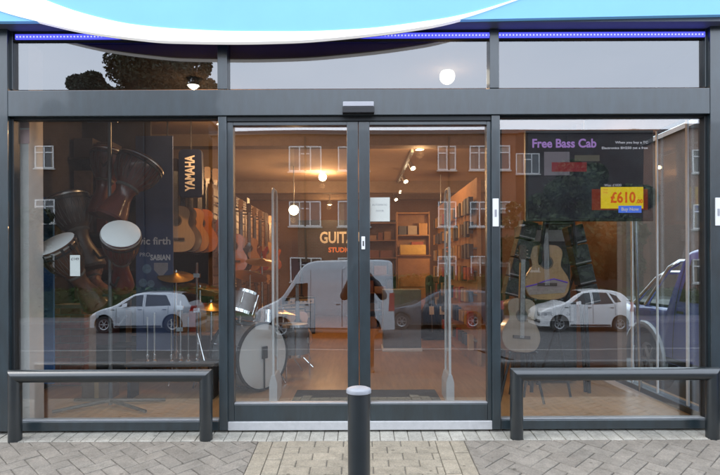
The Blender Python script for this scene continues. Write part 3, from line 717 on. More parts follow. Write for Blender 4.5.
# ------------------------------------------------------------------ drum kit behind left door
SILV = M('silver_shell', (.26, .27, .29), .35, .5, var=.12, scale=30)
HEADM = M('drum_head', (.58, .58, .58), .45, var=.05, scale=4)
def drum(name, label, r, depth, loc, rot, shell, head=HEADM, hoop=None, lugs=8, group='drums of the kit behind the left door', spurs=False):
    t = thing(name, label, 'drum', loc, rot, group); h2 = depth / 2
    MB().lathe([(r, -h2), (r, h2)], 36).build('shell', shell, t, True)
    for s in (-1, 1):
        MB().lathe([(0, s * (h2 + .004)), (r * .93, s * (h2 + .004)), (r * .985, s * (h2 + .001))], 36).build('head', head, t, True)
        MB().lathe([(r * .985, s * (h2 - .02)), (r * 1.045, s * (h2 - .02)), (r * 1.045, s * (h2 + .012)), (r * .985, s * (h2 + .012))], 36, closed=True).build('hoop', hoop or CHROME, t, True)
    for k in range(lugs):
        a = 2 * math.pi * (k + .5) / lugs; c, s_ = math.cos(a), math.sin(a)
        m = MB(); m.tube([(r * 1.04 * c, r * 1.04 * s_, -h2), (r * 1.04 * c, r * 1.04 * s_, h2)], .0045, 6); m.tube([(r * 1.02 * c, r * 1.02 * s_, -.03), (r * 1.02 * c, r * 1.02 * s_, .03)], .013, 8); m.build('lug', CHROME, t)
    return t
bdy = 1.45
bd = drum('bass_drum', 'large bass drum with white head standing behind the left door', .33, .40, (X(249, bdy), bdy, .35), (R(90), 0, R(54)), SILV, hoop=BLACK)
MB().tube([(0, .0, .217), (0, -.33, .217)], .008, 8).build('beater_rod', BLACK, bd); MB().box((-.03, -.02, .215), (.03, .10, .235)).build('badge', BLACK, bd)
for s in (-1, 1): MB().tube([(s * .30, -.1, .05), (s * .40, -.345, .12)], .011, 8).build('spur', CHROME, bd)
tm = drum('tom_drum', 'silver rack tom mounted above the bass drum', .15, .22, (X(243, 1.5), 1.5, .86), (R(-22), R(14), 0), SILV, lugs=6)
MB().tube([(0, .03, -.1), (.02, .1, -.24)], .012, 8).build('mount', CHROME, tm)
sn = drum('snare_drum', 'small chrome snare drum on its stand beside the bass drum', .17, .14, (X(262, 1.95), 1.95, .68), (R(-8), 0, 0), CHROME, lugs=8)
for k in range(3):
    a = k * 2.094; MB().tube([(0, 0, -.2), (.2 * math.cos(a), .2 * math.sin(a), -.675)], .009, 8).build('stand_leg', CHROME, sn)
MB().tube([(0, 0, -.06), (0, 0, -.45)], .012, 8).build('stand_post', CHROME, sn)
BRASS = M('cymbal_brass', (.55, .36, .12), .28, 1, var=.12, scale=10, stretch=(1, 1, 1))
def cymbal_stand(label, loc, h, r, tilt, group):
    t = thing('cymbal_stand', label, 'cymbal stand', loc, group=group)
    MB().tube([(0, 0, .0 + .12), (0, 0, h)], .011, 8).build('pole', CHROME, t, True)
    for k in range(3):
        a = k * 2.094 + .5; MB().tube([(0, 0, .36), (.24 * math.cos(a), .24 * math.sin(a), .012)], .008, 8).build('leg', CHROME, t, True)
    MB().lathe([(0, .03), (.03, .022), (.05, .008), (r, -.018), (r, -.0195), (.05, .006), (.0, .02)], 32).build('cymbal', BRASS, t, True, loc=(0, 0, h), rot=(tilt, .12, 0)); MB().lathe([(0, .06), (.012, .055), (.012, .03), (0, .03)], 10).build('wing_nut', CHROME, t, loc=(0, 0, h))
    return t
cymbal_stand('brass crash cymbal on a chrome stand above the bass drum', (X(250, 2.35), 2.35, 0), 1.15, .21, -.35, 'cymbal stands of the kit')
cymbal_stand('low hi hat style cymbal stand right of the bass drum', (X(283, 2.2), 2.2, 0), .72, .17, -.1, 'cymbal stands of the kit')
cymbal_stand('tall brass cymbal stand between the drum kit and the slatted guitar wall', (X(262, 2.7), 2.7, 0), 1.32, .20, .25, 'cymbal stands of the kit')
cymbal_stand('brass cymbal on a tall stand left of the brown display table', (X(176, 1.75), 1.75, 0), 1.16, .19, .3, 'cymbal stands in the left window')
cymbal_stand('brass cymbal on a stand in front of the brown display table', (X(200, 1.65), 1.65, 0), 1.0, .18, -.28, 'cymbal stands in the left window')
cymbal_stand('low brass cymbal on a stand at the mullion end of the left window', (X(211, 1.35), 1.35, 0), .86, .15, .18, 'cymbal stands in the left window')
ft = drum('floor_tom', 'grey floor tom standing right of the snare drum', .18, .34, (X(292, 2.05), 2.05, .42), (0, 0, .3), SILV, lugs=6)
for k in range(3): MB().tube([(.19 * math.cos(k * 2.094), .19 * math.sin(k * 2.094), .08), (.20 * math.cos(k * 2.094), .20 * math.sin(k * 2.094), -.418)], .008, 8).build('leg', CHROME, ft, True)
for i, (yy, hh, lb) in enumerate(((4.3, .62, 'black combo amplifier on the floor nearest the doors by the guitar wall'), (5.2, .5, 'second black combo amplifier along the guitar wall'), (6.1, .68, 'third black combo amplifier along the guitar wall'))):
    cbo = thing('combo_amplifier', lb, 'amplifier', (PX + .72, yy, 0), (0, 0, R(25)), 'combo amplifiers along the guitar wall')
    boxo('cabinet', (-.28, -.14, 0), (.28, .14, hh), M('combo_black', (.02, .019, .018), .6, var=.3, scale=40), cbo, .01); boxo('grille', (-.25, -.146, .04), (.25, -.1405, hh - .14), M('combo_grille', (.10, .075, .05), .9, var=.3, scale=90), cbo)
    boxo('control_panel', (-.25, -.147, hh - .12), (.25, -.1405, hh - .03), M('combo_panel', (.35, .28, .16), .4), cbo)
    for k in range(6): MB().lathe([(0, 0), (.014, 0), (.012, .018), (0, .018)], 10).build('knob', BLACK, cbo, loc=(-.19 + k * .076, -.1472, hh - .075), rot=(R(90), 0, 0))
    MB().tube([(-.1, 0, hh - .002), (-.08, 0, hh + .03), (.08, 0, hh + .03), (.1, 0, hh - .002)], .01, 8).build('handle', BLACK, cbo, True)
th_ = thing('drum_throne', 'round black drum stool beside the kit', 'stool', (X(293, 2.6), 2.6, 0))
MB().lathe([(0, .5), (.16, .5), (.18, .48), (.18, .44), (.15, .42), (0, .42)], 28).build('seat', BLACK, th_, True); MB().tube([(0, 0, .15), (0, 0, .42)], .018, 10).build('post', CHROME, th_, True)
for k in range(3): a = k * 2.094; MB().tube([(0, 0, .25), (.24 * math.cos(a), .24 * math.sin(a), .01)], .011, 8).build('leg', CHROME, th_, True)
def floor_stand(loc, label, rot=0, h=.42):
    t = thing('guitar_stand', label, 'guitar stand', loc, (0, 0, rot))
    for s in (-1, 1): MB().tube([(0, .02, h + .1), (s * .17, -.12, .008)], .01, 8).build('leg', BLACK, t, True)
    MB().tube([(0, .02, h + .1), (0, .24, .008)], .01, 8).build('leg', BLACK, t, True)
    MB().tube([(-.1, -.10, .145), (-.1, -.06, .13), (.1, -.06, .13), (.1, -.10, .145)], .009, 8).build('cradle', RUBBER, t, True)
    return t
ys = 3.3
guitar('ac', 'honey', 'honey acoustic guitar standing on the floor between the doors and the slatted wall', (X(298, ys), ys - .05, .145), (R(-10), 0, R(12))); floor_stand((X(298, ys), ys, 0), 'black floor stand under the honey guitar by the drum stool')

# ------------------------------------------------------------------ left window: hand drums
DJ = [(.0, 0), (.115, 0), (.125, .02), (.105, .10), (.075, .19), (.07, .25), (.09, .31), (.145, .38), (.172, .45), (.178, .53), (.176, .565)]
def djembe(label, head_p, base_p, wood, sc=1.0, headm=HEADM, pegs=False, group='hand drums hung on the display stand'):
    hp, bp = Vector(head_p), Vector(base_p); axis = (hp - bp).normalized(); q = Vector((0, 0, 1)).rotation_difference(axis)
    t = thing('hand_drum', label, 'hand drum', bp, q.to_euler(), group); k = (hp - bp).length / .57; t.scale = (sc, sc, k)
    MB().lathe(DJ, 32).build('shell', wood, t, True)
    MB().lathe([(0, .572), (.165, .572), (.179, .566)], 32).build('head', headm, t, True)
    for zz, rr in ((.545, .184), (.515, .183)):
        MB().lathe([(rr - .006, zz - .005), (rr + .004, zz - .005), (rr + .004, zz + .006), (rr - .006, zz + .006)], 32, closed=True).build('ring', BLACK if zz < .53 else STEEL, t, True)
    m = MB()
    for k2 in range(20):
        a0 = 2 * math.pi * k2 / 20; a1 = 2 * math.pi * (k2 + .5) / 20; a2 = 2 * math.pi * (k2 + 1) / 20
        for a, b in ((a0, a1), (a1, a2)):
            za, zb = (.54, .34) if a == a0 else (.34, .54); ra, rb = (.183, .118) if a == a0 else (.118, .183)
            pts = []
            for s in range(4):
                u = s / 3; z = za + (zb - za) * u; an = a + (b - a) * u
                rr = np.interp(z, [p[1] for p in DJ], [p[0] for p in DJ]) + .004; pts.append((rr * math.cos(an), rr * math.sin(an), z))
            m.tube(pts, .0028, 5, False)
    m.build('rope_lacing', M('rope', (.10, .09, .08), .9, var=.3), t)
    MB().lathe([(.086, .285), (.094, .293), (.094, .303), (.09, .31)], 32).build('rope_band', M('rope', (.10,) * 3), t, True)
    if pegs:
        for k2 in range(14):
            a = 2 * math.pi * k2 / 14; MB().box((-.012, -.006, -.03), (.012, .008, .012)).build('peg', BLACK, t, loc=(.186 * math.cos(a), .186 * math.sin(a), .545), rot=(0, 0, a + R(90)))
    return t
DARKR = M('dark_red_wood', (.075, .018, .012), .3, var=.35, scale=7, stretch=(1, 1, .2), coat=.4)
BROWN = M('carved_brown_wood', (.085, .034, .018), .4, var=.5, scale=12, coat=.2)
REDW = M('wine_red_wood', (.10, .008, .009), .3, var=.25, scale=6, coat=.4)
CARV = M('carved_dark_wood', (.045, .026, .018), .45, var=.6, scale=14)
djembe('large tilted dark red hand drum leaning on top of the display stand', at(143, 160, .82), at(110, 218, .62), DARKR, 1.12, M('goat_skin', (.22, .17, .13), .6, var=.2))
djembe('second dark red hand drum behind the large tilted one', at(110, 150, 1.12), at(99, 214, 1.0), DARKR, .9, M('goat_skin', (.2,) * 3))
djembe('wine red hand drum with a round white head facing the street', at(121, 232, .36), at(122, 286, .86), REDW, .86)
djembe('hand drum tilted left with a white pegged head at the window edge', at(54, 242, .42), at(97, 305, .8), BROWN, .95, HEADM, True)
djembe('dark carved hand drum at the back left of the display', at(66, 196, 1.0), at(92, 268, .95), CARV, 1.1, M('dark_skin', (.10, .085, .075), .6, var=.2))
djembe('mottled brown hand drum lying low beside the brick pier', at(84, 262, 1.1), at(104, 296, .95), M('mottled_wood', (.14, .055, .035), .5, var=.6, scale=20), .8, M('goat_skin', (.2,) * 3))
ds = thing('display_stand', 'black metal drum display stand with crossed feet in the left window', 'stand', (X(110, .72), .72, 0))
zt = Z(121, .72)
MB().tube([(0, 0, .02), (0, 0, zt)], .017, 12).build('pole', M('stand_grey', (.10, .105, .11), .4, .3), ds, True)
for s in (-1, 1):
    MB().tube([(0, 0, .06), (s * .40, -.22, .016)], [.02, .014], 8).build('foot', BLACK, ds, True); MB().tube([(0, 0, .06), (s * .42, .20, .016)], [.02, .014], 8).build('foot', BLACK, ds, True)
boxo('top_bar', (-.2, -.02, zt), (.07, .02, zt + .035), M('bar_blue', (.16, .2, .27), .4), ds)
for zz, dx, dy in ((1.75, .1, .05), (1.35, -.25, .2), (1.1, .12, -.1), (1.0, -.3, .1), (.75, .12, .05), (2.2, -.18, .2)):
    MB().tube([(0, 0, zz), (dx * .6, dy * .6, zz - .02), (dx, dy, zz + .06)], .012, 8).build('arm', BLACK, ds, True)
tag(boxo('drum_card', (X(70, .03), .03, Z(275, .03)), (X(80, .03), .032, Z(254, .03)), PAPER), 'small white price card hanging against the glass among the hand drums', 'card')
text('£149', .03, INK, 'print', bpy.data.objects['drum_card'], (X(75, .03), .0292, Z(258, .03)), ext=.0003)
tag(MB().lathe([(.20, -.02), (.21, -.02), (.21, .02), (.20, .02)], 40, closed=True).build('drum_hoop', M('hoop_pale', (.5, .52, .56), .4, var=.05), None, True, loc=at(8, 262, .36), rot=(R(75), 0, R(25))), 'pale loose drum hoop leaning by the white pillar at the left', 'hoop')
# blue banner, backdrop, brick pier
tag(boxo('blue_banner', (X(38, 1.25), 1.25, .1), (X(53, 1.25), 1.28, Z(196, 1.25)), M('banner_blue', (.04, .17, .50), .6, var=.1, scale=3)), 'narrow plain blue banner behind the hand drums', 'banner')
bk = thing('backdrop_shelving', 'dark backdrop shelving with boxes behind the hand drums', 'shelves')
DKB = M('backdrop_dark', (.028, .024, .023), .8, var=.3, scale=5)
boxo('back_panel', (IX0 + .002, 2.28, 0), (X(138, 1.9), 2.32, IZ - .003), DKB, bk)
rnd = random.Random(11)
for i in range(6):
    z = .35 + i * .42; boxo('shelf', (IX0 + .01, 1.95, z), (X(136, 1.9), 2.279, z + .025), DKB, bk)
    xx = IX0 + .05
    while xx < X(128, 2.0) - .2:
        ww, hh = rnd.uniform(.1, .28), rnd.uniform(.12, .32)
        boxo('stored_box', (xx, 1.99, z + .0255), (xx + ww, 2.24, z + .025 + hh), rnd.choice([pk[2], M('box_maroon', (.10, .03, .025), .6), M('box_brown', (.12, .08, .05), .7, var=.3), M('box_grey', (.09, .09, .1), .6)]), bk, .005); xx += ww + .04
pier = thing('brick_pier', 'low red brick plinth standing behind the hand drums', 'plinth')
py_ = 1.62; bx0, bx1 = X(40, py_), X(84, py_); core = boxo('mortar_core', (bx0 + .008, py_ + .008, 0), (bx1 - .008, py_ + .28, Z(303, py_) - .008), M('mortar', (.25, .22, .2), .95, var=.2), pier)
brm = M('red_brick', (.26, .10, .065), .85, var=.25, scale=20, bump=.3, rand=.3)
bme = MB().box((0, 0, 0), (.205, .1, .062)).mesh('brick', brm)
nz_ = int((Z(303, py_)) / .0745)
for r_ in range(nz_):
    xx = bx0 - (.108 if r_ % 2 else 0)
    while xx < bx1 - .03:
        a, b = max(xx, bx0), min(xx + .205, bx1)
        me = bme if b - a > .2 else MB().box((0, 0, 0), (b - a, .1, .062)).mesh('brick', brm)
        if b - a > .02:
            o = bpy.data.objects.new('brick', me); COL.objects.link(o); o.parent = pier; o.location = (a, py_ - random.uniform(0, .004), .008 + r_ * .0745)
        xx += .216
# drum brand banner
db = thing('drum_banner', 'dark blue banner with white drumstick and cymbal brand names', 'banner')
yv = 1.72
boxo('cloth', (X(136, yv), yv, Z(350, yv)), (X(173, yv), yv + .02, Z(135, yv)), M('banner_navy', (.055, .085, .19), .6, var=.15, scale=4), db)
BT = M('banner_white', (.62, .64, .7), .6)
text('vic firth', .11, BT, 'print', db, (X(155, yv), yv - .002, Z(240.5, yv)), ext=.001, width=X(171, yv) - X(139, yv), bold=.002)
text('PRO', .06, BT, 'print', db, (X(145, yv), yv - .002, Z(254, yv)), ext=.001)
text('SABIAN', .08, BT, 'print', db, (X(160.5, yv), yv - .002, Z(257, yv)), ext=.001, width=X(171, yv) - X(151, yv), bold=.003)
MB().prism([(X(154, yv), Z(262, yv)), (X(168, yv), Z(262, yv)), (X(168, yv), Z(269, yv)), (X(161, yv), Z(277, yv)), (X(154, yv), Z(269, yv))], yv - .003, yv - .0005).build('shield', M('shield_grey', (.32, .3, .33), .6), db)
for (a, b, c) in ((147, 268, .05), (143, 282, .045), (151, 283, .04)):
    MB().lathe([(0, 0), (c, 0), (c, .002), (0, .002)], 20).build('cymbal_print', M('print_teal', (.14, .22, .32), .6, var=.3, scale=20), db, loc=(X(a, yv), yv - .0035, Z(b, yv)), rot=(R(90), 0, 0))
# vertical navy sign
ym = 2.25
vs_ = thing('vertical_sign', 'navy rounded sign with white lettering running upward', 'sign', (X(191.5, ym), ym, Z(173, ym)))
rw, rh = (X(203.5, ym) - X(180, ym)) / 2, (Z(149, ym) - Z(197, ym)) / 2; rr = .05
rp = []
for cx, cz, a0 in ((rw - rr, -rh + rr, -90), (rw - rr, rh - rr, 0), (-rw + rr, rh - rr, 90), (-rw + rr, -rh + rr, 180)):
    for k in range(6): a = R(a0 + 18 * k); rp.append((cx + rr * math.cos(a), cz + rr * math.sin(a)))
MB().prism(rp, -.03, .03).build('board', M('sign_navy', (.012, .018, .05), .35, var=.05), vs_, bevel=.004)
text('YAMAHA', .15, M('sign_letters', (.8, .74, .68), .5), 'letters', vs_, (0, -.0325, 0), rot=(R(90), R(-90), 0), width=rh * 1.5, bold=.005)
MB().tube([(0, 0, rh), (0, 0, IZ - Z(173, ym))], .008, 8).build('drop_rod', BLACK, vs_)
# cymbal table and small stock under the guitars
tb = thing('display_table', 'brown display table with stock under the guitar row', 'table', (X(190, 2.3), 2.5, 0))
boxo('table_top', (-.75, -.3, .94), (.55, .3, .975), WD, tb, .004)
for sx_ in (-.7, .5):
    for sy_ in (-.25, .25): boxo('leg', (sx_ - .025, sy_ - .025, 0), (sx_ + .025, sy_ + .025, .9395), WD, tb)
boxo('lower_shelf', (-.72, -.28, .45), (.52, .28, .475), WD, tb)
for i, (px, r, z, lb) in enumerate(((168, .2, 1.02, 'left brass cymbal lying flat on the brown display table'), (186, .24, 1.06, 'large middle brass cymbal lying on the brown display table'), (205, .19, 1.03, 'right brass cymbal lying flat on the brown display table'))):
    t = thing('cymbal', lb, 'cymbal', (X(px, 2.35), 2.42, z - .03), (R(9), R(-6 + 5 * i), 0), 'cymbals on the display table')
    MB().lathe([(0, .03), (.03, .022), (.05, .008), (r, -.018), (r, -.0195), (.05, .006), (.0, .02)], 32).build('disc', BRASS, t, True); MB().lathe([(.0, .0), (.04, .0), (.04, -.055), (0, -.055)], 12).build('pedestal', BLACK, t)
rnd = random.Random(4)
for i, px in enumerate((176, 187, 196, 204, 212)):
    z = .4755; h = rnd.uniform(.2, .36)
    tag(boxo('carton', (X(px, 2.45) - .06, 2.35, z), (X(px, 2.45) + .05, 2.55, z + h), [M('carton_gold', (.6, .33, .08), .5, var=.2), M('carton_tan', (.4, .22, .1), .6, var=.2), pk[0], M('carton_gold', (.6,) * 3), pk[1]][i], None, .006),
        ['gold carton nearest the banner on the table shelf', 'tan carton second on the table shelf', 'red carton in the middle of the table shelf', 'gold carton fourth along the table shelf', 'cream carton at the right end of the table shelf'][i], 'carton', 'cartons under the display table')
# chrome hardware on a low bench
bn = thing('low_bench', 'low dark bench carrying upright chrome drum hardware', 'bench', (X(178, 1.05), 1.1, 0))
boxo('bench_top', (-.48, -.14, .31), (.36, .16, .34), M('bench_dark', (.05, .045, .045), .5, var=.2), bn, .004)
for sx_ in (-.45, .33): boxo('leg', (sx_ - .015, -.1, 0), (sx_ + .015, .1, .3095), BLACK, bn)
for i, (px, top) in enumerate(((147, 316), (153, 312), (171, 318), (179, 300), (188, 316), (196, 262))):
    b = at(px, 360, 1.04); zt = Z(top, 1.04); t = thing('hardware_rod', ['left chrome drum rod of the first pair on the low bench', 'right chrome drum rod of the first pair on the low bench', 'short chrome drum rod in the middle of the low bench', 'fourth chrome drum rod with a clamp on the low bench', 'fifth chrome drum rod on the low bench', 'tallest chrome stand with clamps at the right of the low bench'][i], 'drum hardware', (b.x, 1.04 + .03 * (i % 2), .34), group='chrome rods on the low bench')
    h = zt - .34; MB().tube([(0, 0, 0), (0, 0, h)], .008 if i < 5 else .012, 8).build('rod', CHROME, t, True)
    MB().lathe([(0, 0), (.022, 0), (.024, .015), (.010, .03), (.010, .05), (.016, .055), (.016, .075), (0, .08)], 12).build('foot', CHROME, t, True)
    if i in (3, 5):
        for zz in (h * .5, h * .85): MB().box((-.03, -.018, zz), (.03, .018, zz + .04)).build('clamp', CHROME, t)
    if i == 5: MB().tube([(0, 0, h * .3), (.08, -.05, .02)], .008, 8).build('brace', CHROME, t)
gb = thing('cardboard_box', 'small brown box on the floor behind the display stand pole', 'box', (X(96, 1.0), 1.1, 0))
boxo('box_body', (-.14, -.1, 0), (.13, .1, .2), M('box_brown', (.12,) * 3), gb, .004); boxo('tape', (-.02, -.1012, .0), (.02, -.1002, .2), M('tape', (.3, .2, .1), .3), gb)

# ------------------------------------------------------------------ right window
ow = tag(boxo('shop_divider', (X(496, 3.0), 3.0, 0), (IX1, 3.06, IZ), M('orange_wall', (.30, .165, .09), .8, var=.1, scale=2)), kind='structure')
boxo('trim', (X(496, 3.0), 2.985, 0), (X(502, 3.0), 2.9995, IZ - .002), FRAME_DK, ow)
boxo('pilaster', (X(577, 2.75), 2.75, 0), (X(592, 2.75), 2.9985, IZ - .002), M('orange_wall', (.5,) * 3), ow)
boxo('dark_panel', (X(592.5, 2.8), 2.86, 0), (IX1 - .002, 2.9985, 2.2), M('panel_charcoal', (.07, .055, .05), .7, var=.2), ow)
yt = .85
tv = thing('display_screen', 'large flat screen advertising a free bass cab with yellow price tag', 'screen', (0, 0, 0))
boxo('bezel', (X(526, yt), yt, Z(222, yt)), (X(654, yt), yt + .05, Z(131, yt)), BLACK, tv, .006)
SCR = bpy.data.materials.new('screen_picture'); SCR.use_nodes = True
t_ = SCR.node_tree; p_ = t_.nodes['Principled BSDF']; p_.inputs['Roughness'].default_value = .25
n_ = t_.nodes.new('ShaderNodeTexNoise'); n_.inputs['Scale'].default_value = 3.5; n_.inputs['Detail'].default_value = 3
tc_ = t_.nodes.new('ShaderNodeTexCoord'); r_ = t_.nodes.new('ShaderNodeValToRGB')
r_.color_ramp.elements[0].position = .35; r_.color_ramp.elements[0].color = (.012, .010, .018, 1); r_.color_ramp.elements[1].position = .75; r_.color_ramp.elements[1].color = (.028, .04, .055, 1)
t_.links.new(tc_.outputs['Object'], n_.inputs['Vector']); t_.links.new(n_.outputs[0], r_.inputs[0]); t_.links.new(r_.outputs[0], p_.inputs['Emission Color']); p_.inputs['Emission Strength'].default_value = .35; p_.inputs['Base Color'].default_value = (.01, .01, .012, 1)
ysf = yt - .003
boxo('screen', (X(528.5, ysf), ysf, Z(219, ysf)), (X(651.5, ysf), yt - .0005, Z(133.5, ysf)), SCR, tv)
def em(name, c, s=1): return M(name, tuple(v * .12 for v in c), .3, var=.2, scale=30, emis=c, es=s * .68)
def scr_box(name, a, b, c, d, m, dy=.002): return boxo(name, (X(a, ysf), ysf - dy, Z(d, ysf)), (X(b, ysf), ysf - dy + .0012, Z(c, ysf)), m, tv)
text('Free Bass Cab', .11, em('violet_glow', (.40, .22, .62), .75), 'caption', tv, (X(564.5, ysf), ysf - .003, Z(144.5, ysf)), ext=.0006, width=X(596.5, ysf) - X(532.5, ysf), bold=.003)
text('When you buy a TC', .03, em('caption_white', (.6, .6, .7), .7), 'caption', tv, (X(632, ysf), ysf - .003, Z(143.5, ysf)), ext=.0005, width=.30, bold=.0006)
text('Electronics BH250 get a free', .03, em('caption_white', (.6,) * 3), 'caption', tv, (X(625, ysf), ysf - .003, Z(149, ysf)), ext=.0005, width=.42, bold=.0006)
scr_box('price_panel', 601, 643.5, 188, 209.5, em('price_yellow', (.85, .62, .02), .75)); scr_box('price_header', 601, 643.5, 184.6, 188, em('price_header', (.02, .02, .03), .5))
text('Was: £1020', .032, em('caption_white', (.6,) * 3), 'caption', tv, (X(613, ysf), ysf - .0032, Z(186.3, ysf)), ext=.0004)
text('£610', .135, em('price_red', (.62, .10, .01), .9), 'caption', tv, (X(623, ysf), ysf - .0032, Z(199, ysf)), ext=.0005, bold=.004, width=X(636, ysf) - X(611, ysf)); text('.00', .05, em('price_red', (.6,) * 3), 'caption', tv, (X(639.5, ysf), ysf - .0032, Z(202.5, ysf)), ext=.0005, bold=.002)
for k, yy in enumerate((190.5, 193.5)): text(('Now', 'Only')[k], .022, em('price_red', (.6,) * 3), 'caption', tv, (X(605.5, ysf), ysf - .0032, Z(yy, ysf)), ext=.0004)
scr_box('button', 618.5, 641.5, 206.8, 213.8, em('button_blue', (.10, .22, .95), .75), .0036); text('Buy Now', .042, em('caption_white', (.6,) * 3), 'caption', tv, (X(630, ysf), ysf - .0046, Z(210.3, ysf)), ext=.0004, bold=.001)
scr_box('picture_white', 544.5, 570, 152.5, 176, em('pic_white', (.22, .20, .25), .5)); scr_box('picture_red', 552, 587, 163, 172.5, em('pic_red', (.28, .035, .05), .5), .0034)
scr_box('picture_orange', 592, 648, 190, 211, em('pic_orange', (.32, .035, .012), .4), .001)
scr_box('picture_amp', 575, 600, 156, 162, em('pic_cream', (.16, .15, .12), .4), .001)
for px in (545, 573): MB().tube([at(px, 222, yt + .04), at(px + (-10 if px < 560 else 8), 300, yt + .25), Vector((X(px + (-14 if px < 560 else 12), yt + .4), yt + .4, 0.0))], .018, 10).build('stand_leg', BLACK, tv, True)
MB().tube([at(545, 224, yt + .045), at(573, 224, yt + .045)], .016, 10).build('stand_bar', BLACK, tv, True); MB().tube([at(635, 222, yt + .04), Vector((X(640, yt + .4), yt + .4, 0))], .015, 10).build('stand_leg', STEEL, tv, True)
# A-frame of black cases either side of the guitar
AF = M('tolex_black', (.018, .018, .02), .6, var=.3, scale=40, bump=.1)
for s, (pt, pb), lb in ((-1, ((529, 222), (510, 297)), 'left leaning column of black speaker units beside the hanging guitar'), (1, ((572, 226), (590, 305)), 'right leaning column of black speaker units beside the hanging guitar')):
    yy = 1.05; p1, p0 = at(*pt, yy), at(*pb, yy); d = (p1 - p0); n_ = 4; a = math.atan2(d.x, d.z)
    t = thing('speaker_column', lb, 'speaker', p0, (0, a, 0), 'leaning speaker columns'); L = d.length
    for k in range(n_):
        z0 = L * k / n_; boxo('speaker_unit', (-.075, -.08, z0 + .006), (.075, .08, L * (k + 1) / n_ - .006), AF, t, .008); boxo('trim_strip', (-.074, -.083, z0 + .02), (.074, -.0802, z0 + .03), M('trim_grey', (.22, .2, .2), .4), t)
        MB().lathe([(0, .0), (.05, .0), (.058, .004), (.058, .007), (0, .007)], 20).build('cone', M('cone_grey', (.03, .03, .032), .6), t, True, loc=(0, -.0802, z0 + L / n_ * .56), rot=(R(90), 0, 0))
    MB().tube([(0, .09, 0), (0, .09, L)], .02, 8).build('spine', BLACK, t); q = Vector((0, .10, 0)); inv = Euler((0, a, 0)).to_matrix().inverted()
    MB().tube([q, q + inv @ Vector((s * .05, .05, -p0.z))], .018, 8).build('leg', BLACK, t); MB().tube([(0, .09, L * .5), Vector((0, .09, L * .5)) + inv @ Vector((-s * .25, .45, -(p0.z + d.z * .5)))], .014, 8).build('prop', BLACK, t)
g1 = guitar('ac', 'spruce', 'natural acoustic guitar displayed upright below the screen', at(546, 301, 1.0), (R(-6), 0, R(-6)), sc=1.05); 
GP = MB().prism([(-.155, .045), (.15, .065), (.178, .15), (.06, .185), (-.02, .165), (-.1, .135), (-.185, .115)], -.0535, -.0503); o = GP.build('pale_reflection', M('pale_reflection_tone', (.24, .18, .17), .3, var=.1, coat=.4), g1)  # pale patch laid on the body to stand for a reflection
MB().tube([(-.185, -.054, .118), (-.1, -.054, .138), (-.02, -.054, .168), (.06, -.054, .188), (.178, -.054, .155)], .006, 6).build('violet_reflection', M('violet_reflection_glow', (.08, .03, .26), .3, emis=(.2, .08, .8), es=.08), g1)  # violet line with a faint own glow, standing for a reflected light
gs = thing('guitar_easel', 'tall black easel holding the natural guitar below the screen', 'easel', (X(546, 1.0), 1.1, 0))
zz = Z(301, 1.0)
MB().tube([(0, 0, zz + .5), (-.22, -.12, .01)], .012, 8).build('leg', BLACK, gs, True); MB().tube([(0, 0, zz + .5), (.22, -.12, .01)], .012, 8).build('leg', BLACK, gs, True); MB().tube([(0, 0, zz + .5), (0, .4, .01)], .012, 8).build('leg', BLACK, gs, True)
MB().tube([(-.12, -.17, zz + .01), (-.12, -.08, zz - .02), (.12, -.08, zz - .02), (.12, -.17, zz + .01)], .011, 8).build('cradle', BLACK, gs, True)
guitar('ac', 'pale', 'pale acoustic guitar standing low at the left of the right window', at(518, 353, .72), (R(-8), R(6), R(14)), sc=.97)
gs = thing('guitar_easel', 'short black easel holding the pale guitar at the left', 'easel', (X(518, .82), .82, 0)); zz = Z(353, .72)
for dx, dy in ((-.2, -.1), (.2, -.1), (0, .3)): MB().tube([(0.03, 0, zz + .42), (dx, dy, .01)], .012, 8).build('leg', BLACK, gs, True)
MB().tube([(-.12, -.16, zz + .01), (-.12, -.07, zz - .015), (.12, -.07, zz - .015), (.12, -.16, zz + .01)], .011, 8).build('cradle', BLACK, gs, True)
am = thing('bass_amp', 'black bass amplifier cabinet with grille behind the hanging guitar', 'amplifier', (X(550, 1.6), 1.65, 0))
boxo('cabinet', (-.3, 0, .02), (.3, .4, .86), AF, am, .012); boxo('grille', (-.26, -.008, .07), (.26, -.0005, .62), M('grille_cloth', (.05, .05, .052), .9, var=.3, scale=90), am); boxo('control_panel', (-.26, -.01, .66), (.26, -.0005, .8), M('panel_silver', (.3, .3, .31), .35, .5), am)
am2 = thing('amp_cabinet', 'upper black amplifier cabinet stacked behind the neck of the hanging guitar', 'amplifier', (X(549, 1.6), 1.66, .863))
boxo('cabinet', (-.25, 0, 0), (.25, .36, .82), AF, am2, .012); boxo('grille', (-.22, -.008, .04), (.22, -.0005, .60), M('grille_cloth', (.05,) * 3), am2); boxo('control_panel', (-.22, -.01, .64), (.22, -.0005, .76), M('panel_silver', (.3,) * 3), am2)
for k in range(6): MB().lathe([(0, 0), (.018, 0), (.016, .02), (0, .02)], 12).build('knob', BLACK, am, loc=(-.2 + k * .08, -.0102, .73), rot=(R(90), 0, 0))
for px in (645, 662, 676): pass
